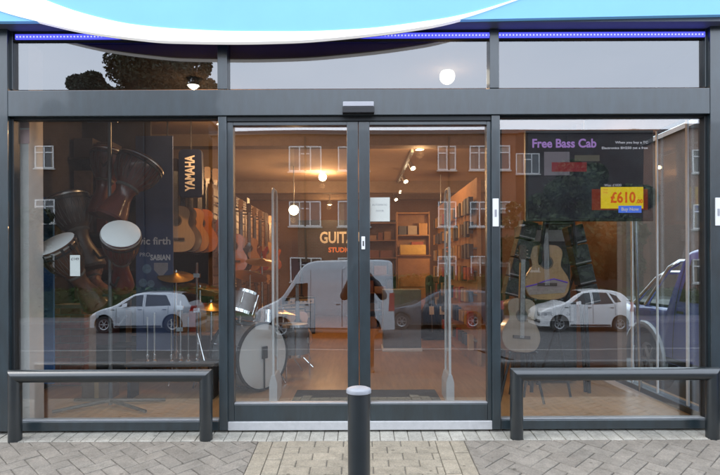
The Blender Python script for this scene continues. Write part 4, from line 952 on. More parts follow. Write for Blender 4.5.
# notice on the right door
nt_ = thing('paper_notice', 'white paper notice taped inside the right door glass', 'notice')
boxo('sheet', (X(370.4, .01), .008, Z(221.5, .01)), (X(390, .01), .0095, Z(197.5, .01)), M('notice_paper', (.85, .85, .84), .7, var=.02, emis=(1, .97, .92), es=.12), nt_)  # sheet brightened by a slight glow of its own
for k, s_ in enumerate(('AUTOMATIC', 'DOOR')): text(s_, .02, M('notice_ink', (.35, .37, .42), .7), 'print', nt_, (X(380, .01), .0076, Z(205 + k * 6, .01)), ext=.0002)
for k, (px, py, lb) in enumerate(((25, 132, 'pinkish paper notice high on the white pillar in the left window'),)):
    nn = thing('paper_notice', lb, 'notice'); boxo('sheet', (X(20, .09), .0955, Z(142, .09)), (X(29.5, .09), .097, Z(121, .09)), M('pink_paper', (.62, .42, .42), .7), nn); boxo('band', (X(20, .09), .0943, Z(128, .09)), (X(29.5, .09), .0953, Z(126.5, .09)), PAPER, nn)

# ================================================================== ACROSS THE STREET (seen mirrored in the glass)
def mirror_pt(px, py, m):       # where a thing stands whose mirror image shows at (px,py), m metres of light path away
    return Vector(((px - 360) * m / F, -(m - D), CZ + (HZ - py) * m / F))
BR1 = brick_mat('flats_brick', (.21, .078, .045), (.17, .064, .037), (.2, .15, .12))
BR2 = brick_mat('flats_brick_dark', (.05, .032, .027), (.038, .027, .023), (.06, .055, .052))
BR3 = brick_mat('flats_brick_orange', (.25, .105, .06), (.21, .09, .05), (.24, .19, .16))
UPVC = M('window_frame_white', (.72, .72, .72), .5, var=.04)
DKGL = M('dark_window_glass', (.03, .035, .04), .06, var=.3, scale=1, spec=.8)
CURT = M('net_curtain', (.16, .155, .15), .8, var=.12, scale=6, stretch=(8, 1, 1))
ROOFM = M('roof_edge', (.09, .085, .085), .8, var=.2)
def wall_window(parent, x, y, z, wd, ht, n, normal=1, axis='x'):
    """white framed casement set into a wall whose face is at y and looks to +y (axis x), or to -x (axis y)"""
    fw = .055
    def bx(nm, a0, a1, z0, z1, d0, d1, m, par):
        if axis == 'x': return boxo(nm, (x + a0, y + d0, z + z0), (x + a1, y + d1, z + z1), m, par)
        return boxo(nm, (x - d1, y + a0, z + z0), (x - d0, y + a1, z + z1), m, par)
    g = bx('window', -wd / 2, wd / 2, -ht / 2, ht / 2, .002, .02, DKGL, parent)
    rv = random.Random(int((x * 13.7 + z * 7.3 + y) * 100)); cm = rv.choice([CURT, CURT, M('curtain_cream', (.26, .22, .17), .8, var=.2, scale=8), M('curtain_dark', (.06, .05, .06), .8, var=.2)])
    if rv.random() < .8: bx('curtain', -wd / 2 + .05, -wd / 2 + wd * rv.uniform(.15, .42), -ht / 2 + .05, ht / 2 - .05, .0205, .022, cm, g)
    if rv.random() < .6: bx('curtain', wd / 2 - wd * rv.uniform(.12, .35), wd / 2 - .05, -ht / 2 + .05, ht / 2 - .05, .0205, .022, cm, g)
    if rv.random() < .3: bx('blind', -wd / 2 + .05, wd / 2 - .05, ht * rv.uniform(-.1, .25), ht / 2 - .05, .0222, .0224, M('blind', (.3, .29, .27), .8, var=.1), g)
    f = MB()
    def fb(a0, a1, z0, z1):
        if axis == 'x': f.box((x + a0, y + .0225, z + z0), (x + a1, y + .07, z + z1))
        else: f.box((x - .07, y + a0, z + z0), (x - .0225, y + a1, z + z1))
    fb(-wd / 2, wd / 2, -ht / 2, -ht / 2 + fw); fb(-wd / 2, wd / 2, ht / 2 - fw, ht / 2)
    for k in range(n + 1):
        c = -wd / 2 + wd * k / n; c0 = max(-wd / 2, c - fw / 2); c1 = min(wd / 2, c + fw / 2)
        if k in (0, n): c0, c1 = (-wd / 2, -wd / 2 + fw) if k == 0 else (wd / 2 - fw, wd / 2)
        fb(c0, c1, -ht / 2 + fw + .001, ht / 2 - fw - .001)
    for k in range(n):
        c0 = -wd / 2 + wd * k / n + fw / 2 + .03; c1 = -wd / 2 + wd * (k + 1) / n - fw / 2 - .03
        if k % 2 == 1 or n < 3: fb(c0, c1, ht * .18, ht * .18 + fw)
    f.build('frame', UPVC, g)
    bx('sill', -wd / 2 - .06, wd / 2 + .06, -ht / 2 - .07, -ht / 2 - .001, .002, .12, M('sill_stone', (.5, .49, .47), .8, var=.1), g)
TRIMB0 = M('downpipe_black', (.02, .02, .02), .6)
def block_of_flats(label, x0, x1, y0, y1, top, mat, wins, rows, steps=()):
    t = thing('block_of_flats', label, 'building', ((x0 + x1) / 2, (y0 + y1) / 2, -1.05), group='brick flats across the street')
    kids = []
    kids.append(boxo('brick_wall', (x0, y0, -1.2), (x1, y1, top), mat)); kids.append(boxo('roof', (x0 - .12, y0 - .12, top + .002), (x1 + .12, y1 + .12, top + .2), ROOFM))
    for (a, b, h) in steps: kids.append(boxo('chimney', (a, (y0 + y1) / 2 - .6, top + .2), (b, (y0 + y1) / 2 + .6, top + .2 + h), mat))
    for fx in (.31, .78):
        m_ = MB(); m_.tube([(x0 + (x1 - x0) * fx, y1 + .07, -1.05), (x0 + (x1 - x0) * fx, y1 + .07, top - .1)], .045, 8); kids.append(m_.build('downpipe', TRIMB0, None, True))
    for o in kids: o.parent = t; o.matrix_parent_inverse = Matrix.Translation(t.location).inverted()
    for (xw, wd, n) in wins:
        for (zc, ht) in rows:
            before = set(bpy.data.objects); wall_window(kids[0], xw, y1, zc, wd, ht, n)
    for o in kids[0].children: pass
    return t
YA = -23.0; MA = D - YA; sA = F / MA
def xa(px): return (px - 360) / sA
rowsA = [(CZ + (HZ - 159) / sA, 1.2), (CZ + (HZ - 214) / sA, 1.2), (CZ + (HZ - 269) / sA, 1.2)]
A_top = CZ + (HZ - 135) / sA
winsA = [(xa(38), .95, 2), (xa(-20), 1.5, 3), (xa(306), 1.55, 3), (xa(354), 1.55, 3), (xa(447), .92, 2), (xa(480), .92, 2), (xa(504), .6, 1)]
block_of_flats('long three storey brick block with white windows mirrored in the doors', xa(212), xa(516), YA - 8, YA, A_top, BR1, [w_ for w_ in winsA if w_[0] > xa(220)], rowsA, [(xa(372), xa(424), .22), (xa(262), xa(272), .25)])
block_of_flats('dark brick block mirrored in the left window', xa(-90), xa(205), YA - 9, YA - .6, A_top + .9, BR2, [w_ for w_ in winsA if w_[0] < xa(205)], [(r[0] + .25, 1.15) for r in rowsA])
for o in []: pass
YB = -31.0; sB = F / (D - YB)
block_of_flats('darker brick block set back behind the street tree', (508 - 360) / sB, (700 - 360) / sB, YB - 8, YB, CZ + (HZ - 134) / sB, BR2, [((528 - 360) / sB, 1.5, 3)], [(CZ + (HZ - 165) / sB, 1.3), (CZ + (HZ - 215) / sB, 1.3), (CZ + (HZ - 262) / sB, 1.3)])
YC = -22.5; sC = F / (D - YC)
block_of_flats('orange brick block with plain gable mirrored at the right', (686 - 360) / sC, (900 - 360) / sC, YC - 4, YC, CZ + (HZ - 129.5) / sC, BR3, [((699 - 360) / sC, .62, 1), ((740 - 360) / sC, 1.5, 3), ((800 - 360) / sC, 1.5, 3)], [(CZ + (HZ - 163) / sC, 1.15), (CZ + (HZ - 218) / sC, 1.15), (CZ + (HZ - 272) / sC, 1.15)])
# house added across the side road to block bright sky behind the glazed return
sd = thing('added_brick_house', 'plain dark brick house added across the side road to block sky behind the glazed return', 'building', (14, 15, -.33))
o = boxo('brick_wall', (15.4, 4.5, -.6), (22, 40, 7.6), BR2); o.parent = sd; o.matrix_parent_inverse = Matrix.Translation(sd.location).inverted()
rf = MB().prism([(15.1, 7.602), (22.3, 7.602), (18.7, 9.4)], 4.3, 40.2).build('roof', M('roof_tiles', (.13, .075, .055), .8, var=.25, scale=9)); rf.parent = sd; rf.matrix_parent_inverse = Matrix.Translation(sd.location).inverted()
for yy in (9.5, 12.3, 16, 20): 
    for zz in (4.3, 1.6): wall_window(o, 15.4, yy, zz, 1.0, 1.1, 2, axis='y')

# hedge, trees
def leaf_cloud(n, pts, size, mat_n=1, seed=0, flat=.5):
    rg = np.random.default_rng(seed); c = pts[rg.integers(0, len(pts), n)] if len(pts) != n else pts
    u = rg.normal(size=(n, 3)); u /= np.linalg.norm(u, axis=1)[:, None]; v = rg.normal(size=(n, 3)); v -= (v * u).sum(1)[:, None] * u; v /= np.linalg.norm(v, axis=1)[:, None]
    s = size * rg.uniform(.6, 1.4, n)[:, None]
    V = np.stack([c - u * s, c + v * s * flat, c + u * s, c - v * s * flat], 1).reshape(-1, 3)
    return V, np.arange(4 * n).reshape(n, 4)
def leaf_mesh(name, V, Fc, mat):
    me = bpy.data.meshes.new(name); me.vertices.add(len(V)); me.vertices.foreach_set('co', V.ravel()); me.loops.add(Fc.size); me.loops.foreach_set('vertex_index', Fc.ravel().astype(np.int32))
    me.polygons.add(len(Fc)); me.polygons.foreach_set('loop_start', np.arange(0, Fc.size, 4, dtype=np.int32)); me.update(calc_edges=True); me.validate(); me.materials.append(mat); return me
def leaf_mat(name, c):
    m = M(name, c, .6, var=.45, scale=1.1, spec=.3); return m
def tree(label, base, h, crown_r, crown_z0, mat, n=9000, leaf=.16, seed=1, group='street and garden trees', lobes=26):
    rg = np.random.default_rng(seed); t = thing('tree', label, 'tree', base, group=group)
    tr = MB(); tr.tube([(0, 0, -.1), (.05, .02, h * .25), (-.05, .05, h * .5), (.05, 0, h * .8)], [h * .022, h * .018, h * .012, h * .004], 10)
    P = []
    cz = (crown_z0 + h) / 2; rz = (h - crown_z0) / 2
    for k in range(lobes):
        d = rg.normal(size=3); d /= np.linalg.norm(d); rr = rg.uniform(.2, .97) ** .6; c = np.array([d[0] * crown_r * rr, d[1] * crown_r * rr, cz + d[2] * rz * rr])
        s = rg.uniform(.24, .42) * min(crown_r, rz)
        m = n // lobes; q = rg.normal(size=(m, 3)); q /= np.linalg.norm(q, axis=1)[:, None]; q *= (rg.uniform(.35, 1, m) ** .5)[:, None] * s * np.array([1, 1, .85]); P.append(c + q)
        tr.tube([(0, 0, h * rg.uniform(.25, .6)), tuple((c * np.array([.55, .55, 1]) + np.array([0, 0, -s * .6]))), tuple(c)], [h * .008, h * .005, h * .002], 6)
    tr.build('trunk', M('bark', (.07, .055, .04), .9, var=.3, scale=8), t, True)
    P = np.concatenate(P); V, Fc = leaf_cloud(len(P), P, leaf, seed=seed)
    o = bpy.data.objects.new('crown', leaf_mesh('crown', V, Fc, mat)); COL.objects.link(o); o.parent = t
    return t
LF1 = leaf_mat('leaf_dark', (.035, .055, .018)); LF2 = leaf_mat('leaf_mid', (.05, .085, .025)); LF3 = leaf_mat('leaf_olive', (.035, .046, .026))
def mtree(px, m, top_py, **k):
    b = mirror_pt(px, 300, m); top = CZ + (HZ - top_py) * m / F; b.z = -1.05
    return b, top + 1.05
b, h = mtree(83, 43, 52); tree('smaller dark tree mirrored in the left transom pane', b, h, 2.3, 6.5, LF3, 52000, .17, 3)
b, h = mtree(156, 42, 38); tree('large dark tree mirrored in the left transom pane', b, h, 4.6, 5.0, LF3, 130000, .17, 4, lobes=80)
b, h = mtree(608, 50, 126); tree('broad tree top showing over the set back roof', b, h, 3.4, 4.5, LF1, 50000, .16, 5)
b, h = mtree(592, 26.8, 150); tree('dense green street tree mirrored behind the screen', b, h, 2.5, 1.6, LF1, 32000, .15, 6)
b, h = mtree(518, 25.6, 205); tree('small green shrub tree by the orange brick corner', b, h, 1.1, .9, LF1, 6000, .09, 7)
b, h = mtree(20, 25.5, 190); tree('dark garden tree mirrored at the far left', b, h, 1.5, 1.2, LF3, 8000, .1, 8)
def hedge(label, x0, x1, y0, y1, h, seed):
    t = thing('hedge', label, 'hedge', ((x0 + x1) / 2, (y0 + y1) / 2, -1.05), group='clipped hedges in front of the flats'); rg = np.random.default_rng(seed)
    lx, ly = (x1 - x0), (y1 - y0); n = int(lx * 420)
    P = np.stack([rg.uniform(-lx / 2, lx / 2, n), rg.uniform(-ly / 2, ly / 2, n), rg.uniform(.05, h, n) + rg.normal(0, .04, n)], 1)
    V, Fc = leaf_cloud(n, P, .09, seed=seed); o = bpy.data.objects.new('foliage', leaf_mesh('foliage', V, Fc, LF2)); COL.objects.link(o); o.parent = t
    MB().box((-lx / 2 + .1, -ly / 2 + .1, -.05), (lx / 2 - .1, ly / 2 - .1, h - .12)).build('inner_branches', LF1, t)
hedge('long clipped hedge mirrored behind the dark estate car', .3, 7.0, -22.3, -21.5, 1.9, 1)
hedge('clipped hedge mirrored behind the silver hatchback', -19, -6.6, -22.3, -21.5, 1.3, 2)
hedge('clipped hedge mirrored behind the white hatchback', 7.6, 17, -22.3, -21.6, 1.2, 3)

# ------------------------------------------------------------------ vehicles
TYRE = M('tyre', (.02, .02, .021), .8, var=.2); ALLOY = M('alloy', (.42, .43, .45), .3, .6, var=.06); CARGL = M('car_glass', (.012, .014, .016), .05, var=.2, spec=.6)
LAMP_R = M('tail_lamp', (.28, .015, .012), .15, var=.1, coat=.5); LAMP_W = M('head_lamp', (.55, .57, .6), .1, .3, var=.15, coat=.8); PLATE = M('number_plate', (.6, .58, .5), .5); TRIMB = M('bumper_trim', (.03, .03, .032), .6, var=.1)
def wheel(parent, x, y, r, w_):
    s = 1 if y > 0 else -1
    t = MB().lathe([(r * .62, -w_ / 2), (r * .93, -w_ / 2), (r, -w_ / 2 + .025), (r, w_ / 2 - .025), (r * .93, w_ / 2), (r * .62, w_ / 2)], 28, closed=True).build('wheel', TYRE, parent, True, loc=(x, y, r), rot=(R(-90 * s), 0, 0))
    MB().lathe([(0, -.02), (r * .62, -.02), (r * .62, .0), (0, .0)], 28).build('rim_well', BLACK, t, loc=(0, 0, w_ * .12))
    m = MB(); m.lathe([(r * .52, w_ * .36), (r * .63, w_ * .42), (r * .63, w_ * .3), (r * .52, w_ * .28)], 28, closed=True); m.lathe([(0, w_ * .38), (r * .14, w_ * .36), (r * .14, w_ * .2), (0, w_ * .2)], 12)
    for k in range(6):
        a = k * math.pi / 3; c, s2 = math.cos(a), math.sin(a); m.tube([(r * .1 * c, r * .1 * s2, w_ * .3), (r * .56 * c, r * .56 * s2, w_ * .33)], [r * .075, r * .055], 6)
    m.build('rim', ALLOY, t, True)
def vehicle(label, name, cat, L, W, H, prof, belt, wheels, wr, paint, loc, rz, side_wins, screen, rear=None, sill=.2, tumble=.26, doors=(), flare=None, lamps=True, group=None, taillamp=None, roof_rails=False, nose=.2):
    t = thing(name, label, cat, loc, (0, 0, rz), group)
    top = interp([p[0] for p in prof], [p[1] for p in prof]); ra = wr * 1.19
    def bot(x):
        b = sill
        for xw in wheels:
            if abs(x - xw) < ra: b = max(b, wr + math.sqrt(ra * ra - (x - xw) ** 2))
        return b
    def hw(x, z):
        e = abs(x - L / 2) / (L / 2); p = 1 - nose * max(0, e - .62) ** 2 / .144 * .8
        v = 1 - .035 * ((z - .55) / .5) ** 2 if z < belt else (1 - .035 * ((belt - .55) / .5) ** 2) * (1 - tumble * ((z - belt) / max(H - belt, .1)) ** 1.15)
        return W / 2 * p * v
    xs = sorted(set([round(v, 4) for v in np.linspace(0, L, 80)] + [round(xw + s * ra * f, 4) for xw in wheels for s in (-1, 1) for f in (1.001, .999, .97, .9, .8, .6)]))
    xs = [x for x in xs if 0 <= x <= L]
    rings = []; NS, NC, NT = 9, 4, 6
    for x in xs:
        b, tp = bot(x), top(x); r = min(.07, max(.01, (tp - b) * .2)); half = []
        for k in range(NS + 1): z = b + (tp - r - b) * k / NS; half.append((hw(x, z), z))
        wt = half[-1][0]
        for k in range(1, NC + 1): a = math.pi / 2 * k / NC; half.append((wt - r + r * math.cos(a), tp - r + r * math.sin(a)))
        w2 = half[-1][0]
        for k in range(1, NT + 1): u = 1 - k / NT; half.append((w2 * u, tp + .025 * (1 - u * u) * (W / 1.7)))
        ring = [(x - L / 2, y, z) for y, z in half] + [(x - L / 2, -y, z) for y, z in half[-2::-1]]
        rings.append(ring)
    n = len(rings[0]); mb = MB(); vs = [p for r_ in rings for p in r_]; fs = [(i * n + k, i * n + k + 1, (i + 1) * n + k + 1, (i + 1) * n + k) for i in range(len(rings) - 1) for k in range(n - 1)]
    fs += [tuple(range(n)), tuple((len(rings) - 1) * n + k for k in range(n))]
    mb.add(vs, fs); body = mb.build('body', paint, t, True)
    MB().box((.25 - L / 2, -W / 2 + .22, sill - .02), (L / 2 - .25, W / 2 - .22, wr * 2 + .12)).build('underbody', TRIMB, t)
    def side_patch(nm, cs, mat, par, off=.006, nu=7, nv=5, sides=(-1, 1)):
        for s in sides:
            m = MB(); g = []
            for i in range(nu + 1):
                for j in range(nv + 1):
                    u, v = i / nu, j / nv; x = (cs[0][0] * (1 - u) + cs[1][0] * u) * (1 - v) + (cs[3][0] * (1 - u) + cs[2][0] * u) * v; z = (cs[0][1] * (1 - u) + cs[1][1] * u) * (1 - v) + (cs[3][1] * (1 - u) + cs[2][1] * u) * v
                    g.append((x - L / 2, s * (hw(x, z) + off), z))
            m.add(g, [(i * (nv + 1) + j, (i + 1) * (nv + 1) + j, (i + 1) * (nv + 1) + j + 1, i * (nv + 1) + j + 1) for i in range(nu) for j in range(nv)]); m.build(nm, mat, par, True)
    for cs in side_wins: side_patch('side_window', cs, CARGL, t)
    for (x0, z0, z1) in doors: side_patch('door_seam', [(x0 - .008, z0), (x0 + .008, z0), (x0 + .008, z1), (x0 - .008, z1)], BLACK, body, .003, 1, 6)
    for (x0, z0, z1) in doors: side_patch('door_handle', [(x0 - .2, belt - .1), (x0 - .06, belt - .1), (x0 - .06, belt - .07), (x0 - .2, belt - .07)], TRIMB, body, .02, 2, 1)
    def top_patch(nm, x0, x1, mat, inset=.07, off=.007):
        m = MB(); g = []; nu, nv = 8, 8
        for i in range(nu + 1):
            x = x0 + (x1 - x0) * i / nu; tp = top(x); d = (top(x + .01) - top(x - .01)) / .02; l = math.hypot(1, d); r = .07; wt = hw(x, tp - r) - inset
            for j in range(nv + 1): y = wt * (2 * j / nv - 1); u = y / max(wt + inset - r, .1); g.append((x - L / 2 - d / l * off, y, tp + .025 * (1 - u * u) * (W / 1.7) + off / l))
        m.add(g, [(i * (nv + 1) + j, (i + 1) * (nv + 1) + j, (i + 1) * (nv + 1) + j + 1, i * (nv + 1) + j + 1) for i in range(nu) for j in range(nv)]); m.build(nm, mat, t, True)
    top_patch('windscreen', screen[0], screen[1], CARGL)
    if rear: top_patch('rear_window', rear[0], rear[1], CARGL)
    for xw in wheels:
        for s in (-1, 1): wheel(t, xw - L / 2, s * (W / 2 - .12), wr, .2)
    if flare:
        for xw in wheels:
            for s in (-1, 1):
                pts = [(xw - L / 2 + (ra + .02) * math.cos(a), s * (hw(xw, .7) + .012), wr + (ra + .02) * math.sin(a)) for a in np.linspace(-.1, math.pi + .1, 16)]; MB().tube(pts, .045, 8).build('wheel_arch', flare, t, True)
    side_patch('sill_trim', [(wheels[0] + ra + .03, sill + .01), (wheels[1] - ra - .03, sill + .01), (wheels[1] - ra - .03, sill + .07), (wheels[0] + ra + .03, sill + .07)], TRIMB, t, .004)
    side_patch('mirror', [(side_wins[0][0][0] + .16, belt + .02), (side_wins[0][0][0] + .36, belt + .02), (side_wins[0][0][0] + .36, belt + .16), (side_wins[0][0][0] + .2, belt + .14)], paint, t, .12, 3, 3)
    if lamps:
        zl = top(.12) - .13
        side_patch('headlight', [(.03, zl - .07), (.36, zl - .02), (.40, zl + .09), (.05, zl + .05)], LAMP_W, t, .005)
        for s in (-1, 1): boxo('headlight', (-L / 2 - .012, s * W * .26, zl - .07), (-L / 2 + .03, s * W * .40, zl + .05), LAMP_W, t, .01)
        boxo('front_bumper_trim', (-L / 2 - .02, -W * .42, sill + .12), (-L / 2 + .05, W * .42, sill + .22), TRIMB, t, .01); boxo('number_plate', (-L / 2 - .03, -.26, sill + .18), (-L / 2 - .021, .26, sill + .29), PLATE, t)
        tl = taillamp or (belt - .22, belt + .1)
        side_patch('tail_light', [(L - .20, tl[0]), (L - .012, tl[0]), (L - .03, tl[1]), (L - .16, tl[1])], LAMP_R, t, .006)
        for s in (-1, 1): boxo('tail_light', (L / 2 - .03, s * W * .30, tl[0]), (L / 2 + .008, s * W * .40, tl[1]), LAMP_R, t, .008)
        boxo('number_plate', (L / 2 + .002, -.26, .62), (L / 2 + .012, .26, .73), PLATE, t); boxo('rear_bumper_trim', (L / 2 - .05, -W * .42, sill + .14), (L / 2 + .02, W * .42, sill + .26), TRIMB, t, .01)
    if roof_rails:
        for s in (-1, 1): MB().tube([(.1, s * W * .33, H - .01), (.2, s * W * .335, H + .04), (L / 2 - .5, s * W * .335, H + .02), (L / 2 - .4, s * W * .33, H - .03)], .015, 8).build('roof_rail', TRIMB, t, True)
    return t
def paint(name, c, metal=0): return M(name, c, .28, metal, var=.03, scale=3, coat=.9)
P_SIL = paint('paint_silver', (.52, .56, .61), .25); P_WHI = paint('paint_white', (.78, .79, .80)); P_DRK = paint('paint_blue_grey', (.055, .075, .10), .3); P_NAV = paint('paint_navy', (.045, .075, .42), .0); P_VAN = paint('paint_van_white', (.46, .49, .52))
def place(px_c, m, off): return (px_c - 360) * m / F, -(m - D) - off
# silver hatchback
x_, y_ = place(88 + 3.86 * 27.5 / 2, 20.3, .87); HX = lambda v: v * .55 / .84 if v < .84 else v - .29
hatch = [(0, .46), (.04, .60), (.12, .68), (.35, .76), (.75, .86), (1.05, .93), (1.25, 1.00), (1.62, 1.23), (1.95, 1.39), (2.3, 1.44), (3.0, 1.44), (3.5, 1.40), (3.72, 1.33), (3.92, 1.03), (4.04, .90), (4.11, .80), (4.15, .52)]; hatch = [(HX(a_), b_) for a_, b_ in hatch]
vehicle('silver hatchback parked across the street, mirrored in the left window', 'parked_car', 'car', 3.86, 1.73, 1.44, hatch, .92, (.57, 3.06), .31, P_SIL, (x_, y_, ROAD_Z), 0,
        [[(HX(a_), b_) for a_, b_ in q_] for q_ in [[(1.38, .95), (2.26, .95), (2.24, 1.36), (1.93, 1.32)], [(2.36, .95), (3.30, .98), (3.08, 1.34), (2.35, 1.37)]]], (.93, 1.66), (3.3, 3.6), doors=((1.03, .32, .9), (2.02, .3, 1.36), (2.91, .62, .95)), taillamp=(.76, .96))
x_, y_ = place(541 + 3.45 * 27.6 / 2, 20.2, .83); KC = 3.45 / 3.85
c3 = [(0, .48), (.04, .66), (.12, .76), (.4, .88), (.75, .97), (1.0, 1.06), (1.4, 1.3), (1.8, 1.46), (2.3, 1.52), (2.9, 1.49), (3.3, 1.40), (3.55, 1.24), (3.72, 1.02), (3.82, .84), (3.85, .52)]; c3 = [(a_ * KC, b_) for a_, b_ in c3]
vehicle('white rounded hatchback parked across the street, mirrored in the right window', 'parked_car', 'car', 3.45, 1.64, 1.50, c3, .96, (.66, 2.88), .285, P_WHI, (x_, y_, ROAD_Z), 0,
        [[(a_ * KC, b_) for a_, b_ in q_] for q_ in [[(1.16, 1.0), (2.02, .99), (2.02, 1.42), (1.75, 1.39)], [(2.12, .99), (2.95, 1.02), (2.72, 1.41), (2.12, 1.43)], [(3.02, 1.05), (3.28, 1.08), (3.1, 1.3), (2.82, 1.39)]]], (1.0 * KC, 1.72 * KC), (3.4 * KC, 3.7 * KC), doors=((1.03, .32, .95), (1.86, .3, 1.4), (2.69, .6, 1.0)))
x_, y_ = place(381 + 4.67 * 26.7 / 2, 21.0, .9)
est = [(0, .48), (.04, .62), (.14, .70), (.5, .80), (.95, .89), (1.25, .95), (1.5, 1.08), (1.9, 1.31), (2.25, 1.43), (2.8, 1.47), (3.6, 1.45), (4.15, 1.38), (4.35, 1.26), (4.5, 1.0), (4.62, .88), (4.67, .55)]
vehicle('dark blue grey estate car parked across the street, mirrored in the right door', 'parked_car', 'car', 4.67, 1.76, 1.47, est, .94, (.76, 3.46), .31, P_DRK, (x_, y_, ROAD_Z), 0,
        [[(1.62, .97), (2.46, .97), (2.46, 1.37), (2.15, 1.35)], [(2.56, .97), (3.36, .98), (3.34, 1.38), (2.56, 1.39)], [(3.46, .99), (4.28, 1.02), (4.05, 1.33), (3.44, 1.37)]], (1.42, 2.2), (4.2, 4.48), doors=((1.55, .32, .92), (2.51, .3, 1.38), (3.41, .5, 1.36)), roof_rails=True)
# white van in the carriageway
x_, y_ = place(324, 18.4, .95)
van = [(0, .5), (.04, .85), (.2, 1.02), (.5, 1.16), (.85, 1.36), (1.2, 1.85), (1.5, 2.3), (1.75, 2.52), (2.1, 2.60), (3.0, 2.62), (4.0, 2.62), (4.45, 2.58), (4.56, 2.45), (4.6, .55)]
vehicle('white high roof van driving past, mirrored behind the left door', 'van', 'van', 4.6, 1.95, 2.62, van, 1.22, (.85, 3.75), .34, P_VAN, (x_, y_, ROAD_Z), 0,
        [[(.98, 1.26), (1.75, 1.26), (1.75, 1.85), (1.35, 1.82)]], (.9, 1.42), None, sill=.3, tumble=.14, doors=((1.85, .4, 2.3), (2.9, .4, 2.3)), taillamp=(.9, 1.5), nose=.12)
# pickup in the side road, seen through the glazed return
pick = [(0, .62), (.05, .85), (.15, .98), (.6, 1.08), (1.1, 1.13), (1.3, 1.18), (1.75, 1.55), (1.98, 1.72), (2.3, 1.77), (3.1, 1.77), (3.42, 1.74), (3.5, 1.6), (3.56, 1.2), (3.6, 1.06), (4.95, 1.04), (5.0, .62)]
pk_ = vehicle('dark blue pickup with silver arches and chrome roll bar in the side road', 'pickup_truck', 'pickup', 5.0, 1.78, 1.77, pick, 1.12, (.9, 4.05), .37, P_NAV, (4.52, 1.31, -.33), R(90),
        [[(1.5, 1.16), (2.35, 1.16), (2.35, 1.66), (1.95, 1.63)], [(2.45, 1.16), (3.36, 1.16), (3.32, 1.64), (2.45, 1.67)]], (1.32, 1.95), (3.47, 3.55), sill=.42, tumble=.2, doors=((1.42, .5, 1.1), (2.4, .5, 1.66), (3.42, .5, 1.6)), flare=M('flare_silver', (.35, .36, .38), .35, .4, var=.05), taillamp=(.72, 1.0))
boxo('load_bed_cover', (1.18, -.74, 1.062), (2.42, .74, 1.09), BLACK, pk_, .01)
for xo, zz, lean in ((1.2, 1.62, .0), (1.5, 1.48, .12)):
    MB().tube([(xo + .5, -.80, 1.06), (xo + .05, -.74, zz - .08), (xo, -.64, zz), (xo, .64, zz), (xo + .05, .74, zz - .08), (xo + .5, .80, 1.06)], .03, 12).build('roll_bar', CHROME, pk_, True)

# ------------------------------------------------------------------ the photographer, mirrored behind the door stiles
FZ = gz(-4.68)
PXO = .055
ph = thing('person', 'person in dark jacket photographing the shop with raised elbows', 'person', (PXO, -4.68, FZ))
def cap(m, p, q, r0, r1, n=12):
    p, q = Vector(p), Vector(q); pts = []; rs = []
    d = (q - p).normalized()
    for k in range(4): a = math.pi / 2 * k / 3; pts.append(p - d * r0 * math.cos(a)); rs.append(max(r0 * math.sin(a), .001))
    for k in range(3, -1, -1): a = math.pi / 2 * k / 3; pts.append(q + d * r1 * math.cos(a)); rs.append(max(r1 * math.sin(a), .001))
    m.tube(pts, rs, n)
cam_h = CZ - FZ     # lens height above the person's feet
b = MB()
for s in (-1, 1):
    cap(b, (s * .095, 0, .93), (s * .11, .02, .5), .088, .058); cap(b, (s * .11, .02, .5), (s * .12, -.01, .09), .056, .042)
    cap(b, (s * .12, -.03, .05), (s * .135, .15, .035), .045, .036)
    cap(b, (s * .18, -.01, 1.40), (s * .30, .07, 1.22), .085, .075); cap(b, (s * .30, .07, 1.22), (s * .085 - PXO, .30, cam_h - .06), .074, .036)
    # hand: palm, four curled fingers, thumb
    hx = s * .083 - PXO; hz = cam_h - .03
    cap(b, (hx, .325, hz - .035), (hx, .345, hz + .02), .024, .026)
    for k in range(4):
        zf = hz - .03 + k * .021; ln = (.062, .075, .072, .06)[k]
        cap(b, (hx - s * .002, .365, zf), (hx - s * .014, .392, zf + .004), .0095, .009, 8); cap(b, (hx - s * .014, .392, zf + .004), (hx - s * (.014 + ln * .25), .3965, zf + .006), .009, .008, 8)
    cap(b, (hx - s * .01, .33, hz - .02), (hx - s * .035, .345, hz - .03), .011, .009, 8); cap(b, (hx - s * .035, .345, hz - .03), (hx - s * .055, .362, hz - .022), .009, .008, 8)
cap(b, (0, 0, .95), (0, .0, 1.18), .175, .17, 18); cap(b, (0, 0, 1.15), (0, .0, 1.34), .175, .165, 18); cap(b, (-.12, -.01, 1.41), (.12, -.01, 1.41), .085, .085, 14)
cap(b, (0, 0, 1.42), (0, .02, 1.56), .062, .056)
hd = 1.655
cap(b, (0, .02, hd - .01), (0, .025, hd + .035), .082, .084, 18); cap(b, (0, .05, hd - .075), (0, .045, hd - .02), .048, .066, 14); cap(b, (0, .112, hd - .03), (0, .10, hd + .012), .015, .009, 8)
for s in (-1, 1): cap(b, (s * .082, .01, hd - .025), (s * .086, .005, hd + .02), .012, .014, 8)
JACK = M('jacket_black', (.018, .018, .022), .75, var=.3, scale=12, bump=.2); TROU = M('trousers_dark', (.03, .034, .05), .85, var=.2, scale=20); SKIN = M('skin', (.45, .27, .19), .5, var=.08)
body = b.build('body', [JACK, TROU, SKIN, BLACK], ph, True)
rm = body.modifiers.new('remesh', 'REMESH'); rm.mode = 'VOXEL'; rm.voxel_size = .0085
bpy.context.view_layer.update()
me = bpy.data.meshes.new_from_object(body.evaluated_get(bpy.context.evaluated_depsgraph_get())); body.modifiers.clear()
bm = bmesh.new(); bm.from_mesh(me)
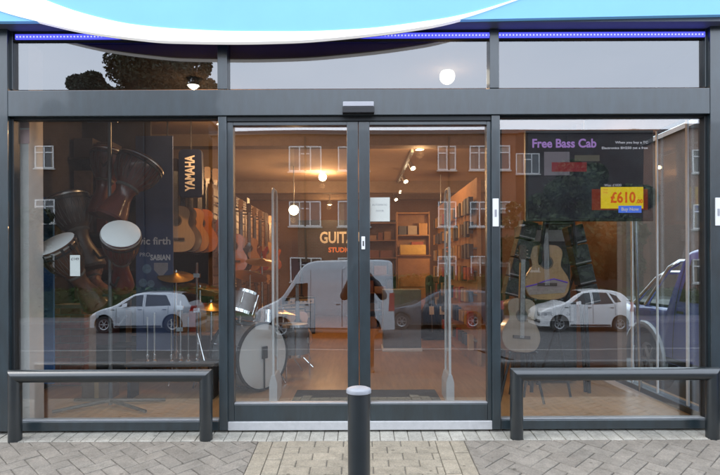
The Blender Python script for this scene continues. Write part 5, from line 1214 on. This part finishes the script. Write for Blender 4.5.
bmesh.ops.smooth_vert(bm, verts=bm.verts, factor=.5, use_axis_x=True, use_axis_y=True, use_axis_z=True)
for f in bm.faces:
    c = f.calc_center_median(); f.smooth = True
    f.material_index = 2 if (c.z > 1.50 and abs(c.x) < .12 and c.y < .16) or (c.y > .305) else 3 if c.z < .085 else 1 if c.z < .92 else 0
bm.to_mesh(me); bm.free()
me.materials.clear()
for m_ in (JACK, TROU, SKIN, BLACK): me.materials.append(m_)
body.data = me
m = MB(); HAIR = M('hair_dark', (.03, .02, .014), .7, var=.4, scale=60, bump=.4)
vs = []; fs = []
for i in range(9):
    for j in range(20):
        th, pf = math.pi * .62 * i / 8, 2 * math.pi * j / 20
        front = math.sin(pf) > .1; lim = .45 if front else 1
        a = th * (lim if front else 1); vs.append((.094 * math.sin(a) * math.cos(pf), .015 + .10 * math.sin(a) * math.sin(pf), hd + .03 + .098 * math.cos(a)))
for i in range(8):
    for j in range(20): fs.append((i * 20 + j, i * 20 + (j + 1) % 20, (i + 1) * 20 + (j + 1) % 20, (i + 1) * 20 + j))
MB().add(vs, fs).build('hair', HAIR, ph, True)
for s in (-1, 1): MB().lathe([(0, -.006), (.008, -.003), (.008, .003), (0, .006)], 10).build('eye', M('eye', (.08, .06, .05), .2), ph, True, loc=(s * .032, .102, hd + .006), rot=(R(90), 0, 0))
MB().box((-.024, .094, hd - .062), (.024, .100, hd - .052)).build('mouth', M('lips', (.35, .13, .11), .5), ph)
MB().prism([(-.09, .93), (.09, .93), (.10, .97), (-.10, .97)], -.184, -.17).build('jacket_hem', JACK, ph)
tp = thing('phone', 'dark phone held up by the person in front of the face', 'phone', (0, -4.293, CZ))
boxo('case', (-.077, -.004, -.038), (.077, .004, .038), BLACK, tp, .003); boxo('display', (-.07, -.0048, -.034), (.07, -.0041, .034), M('phone_screen', (.02, .02, .025), .1, emis=(.3, .3, .32), es=.3), tp)
MB().lathe([(.004, 0), (.007, 0), (.007, .003), (.004, .003)], 14, closed=True).build('camera_ring', STEEL, tp, loc=(0, .0041, 0), rot=(R(-90), 0, 0))
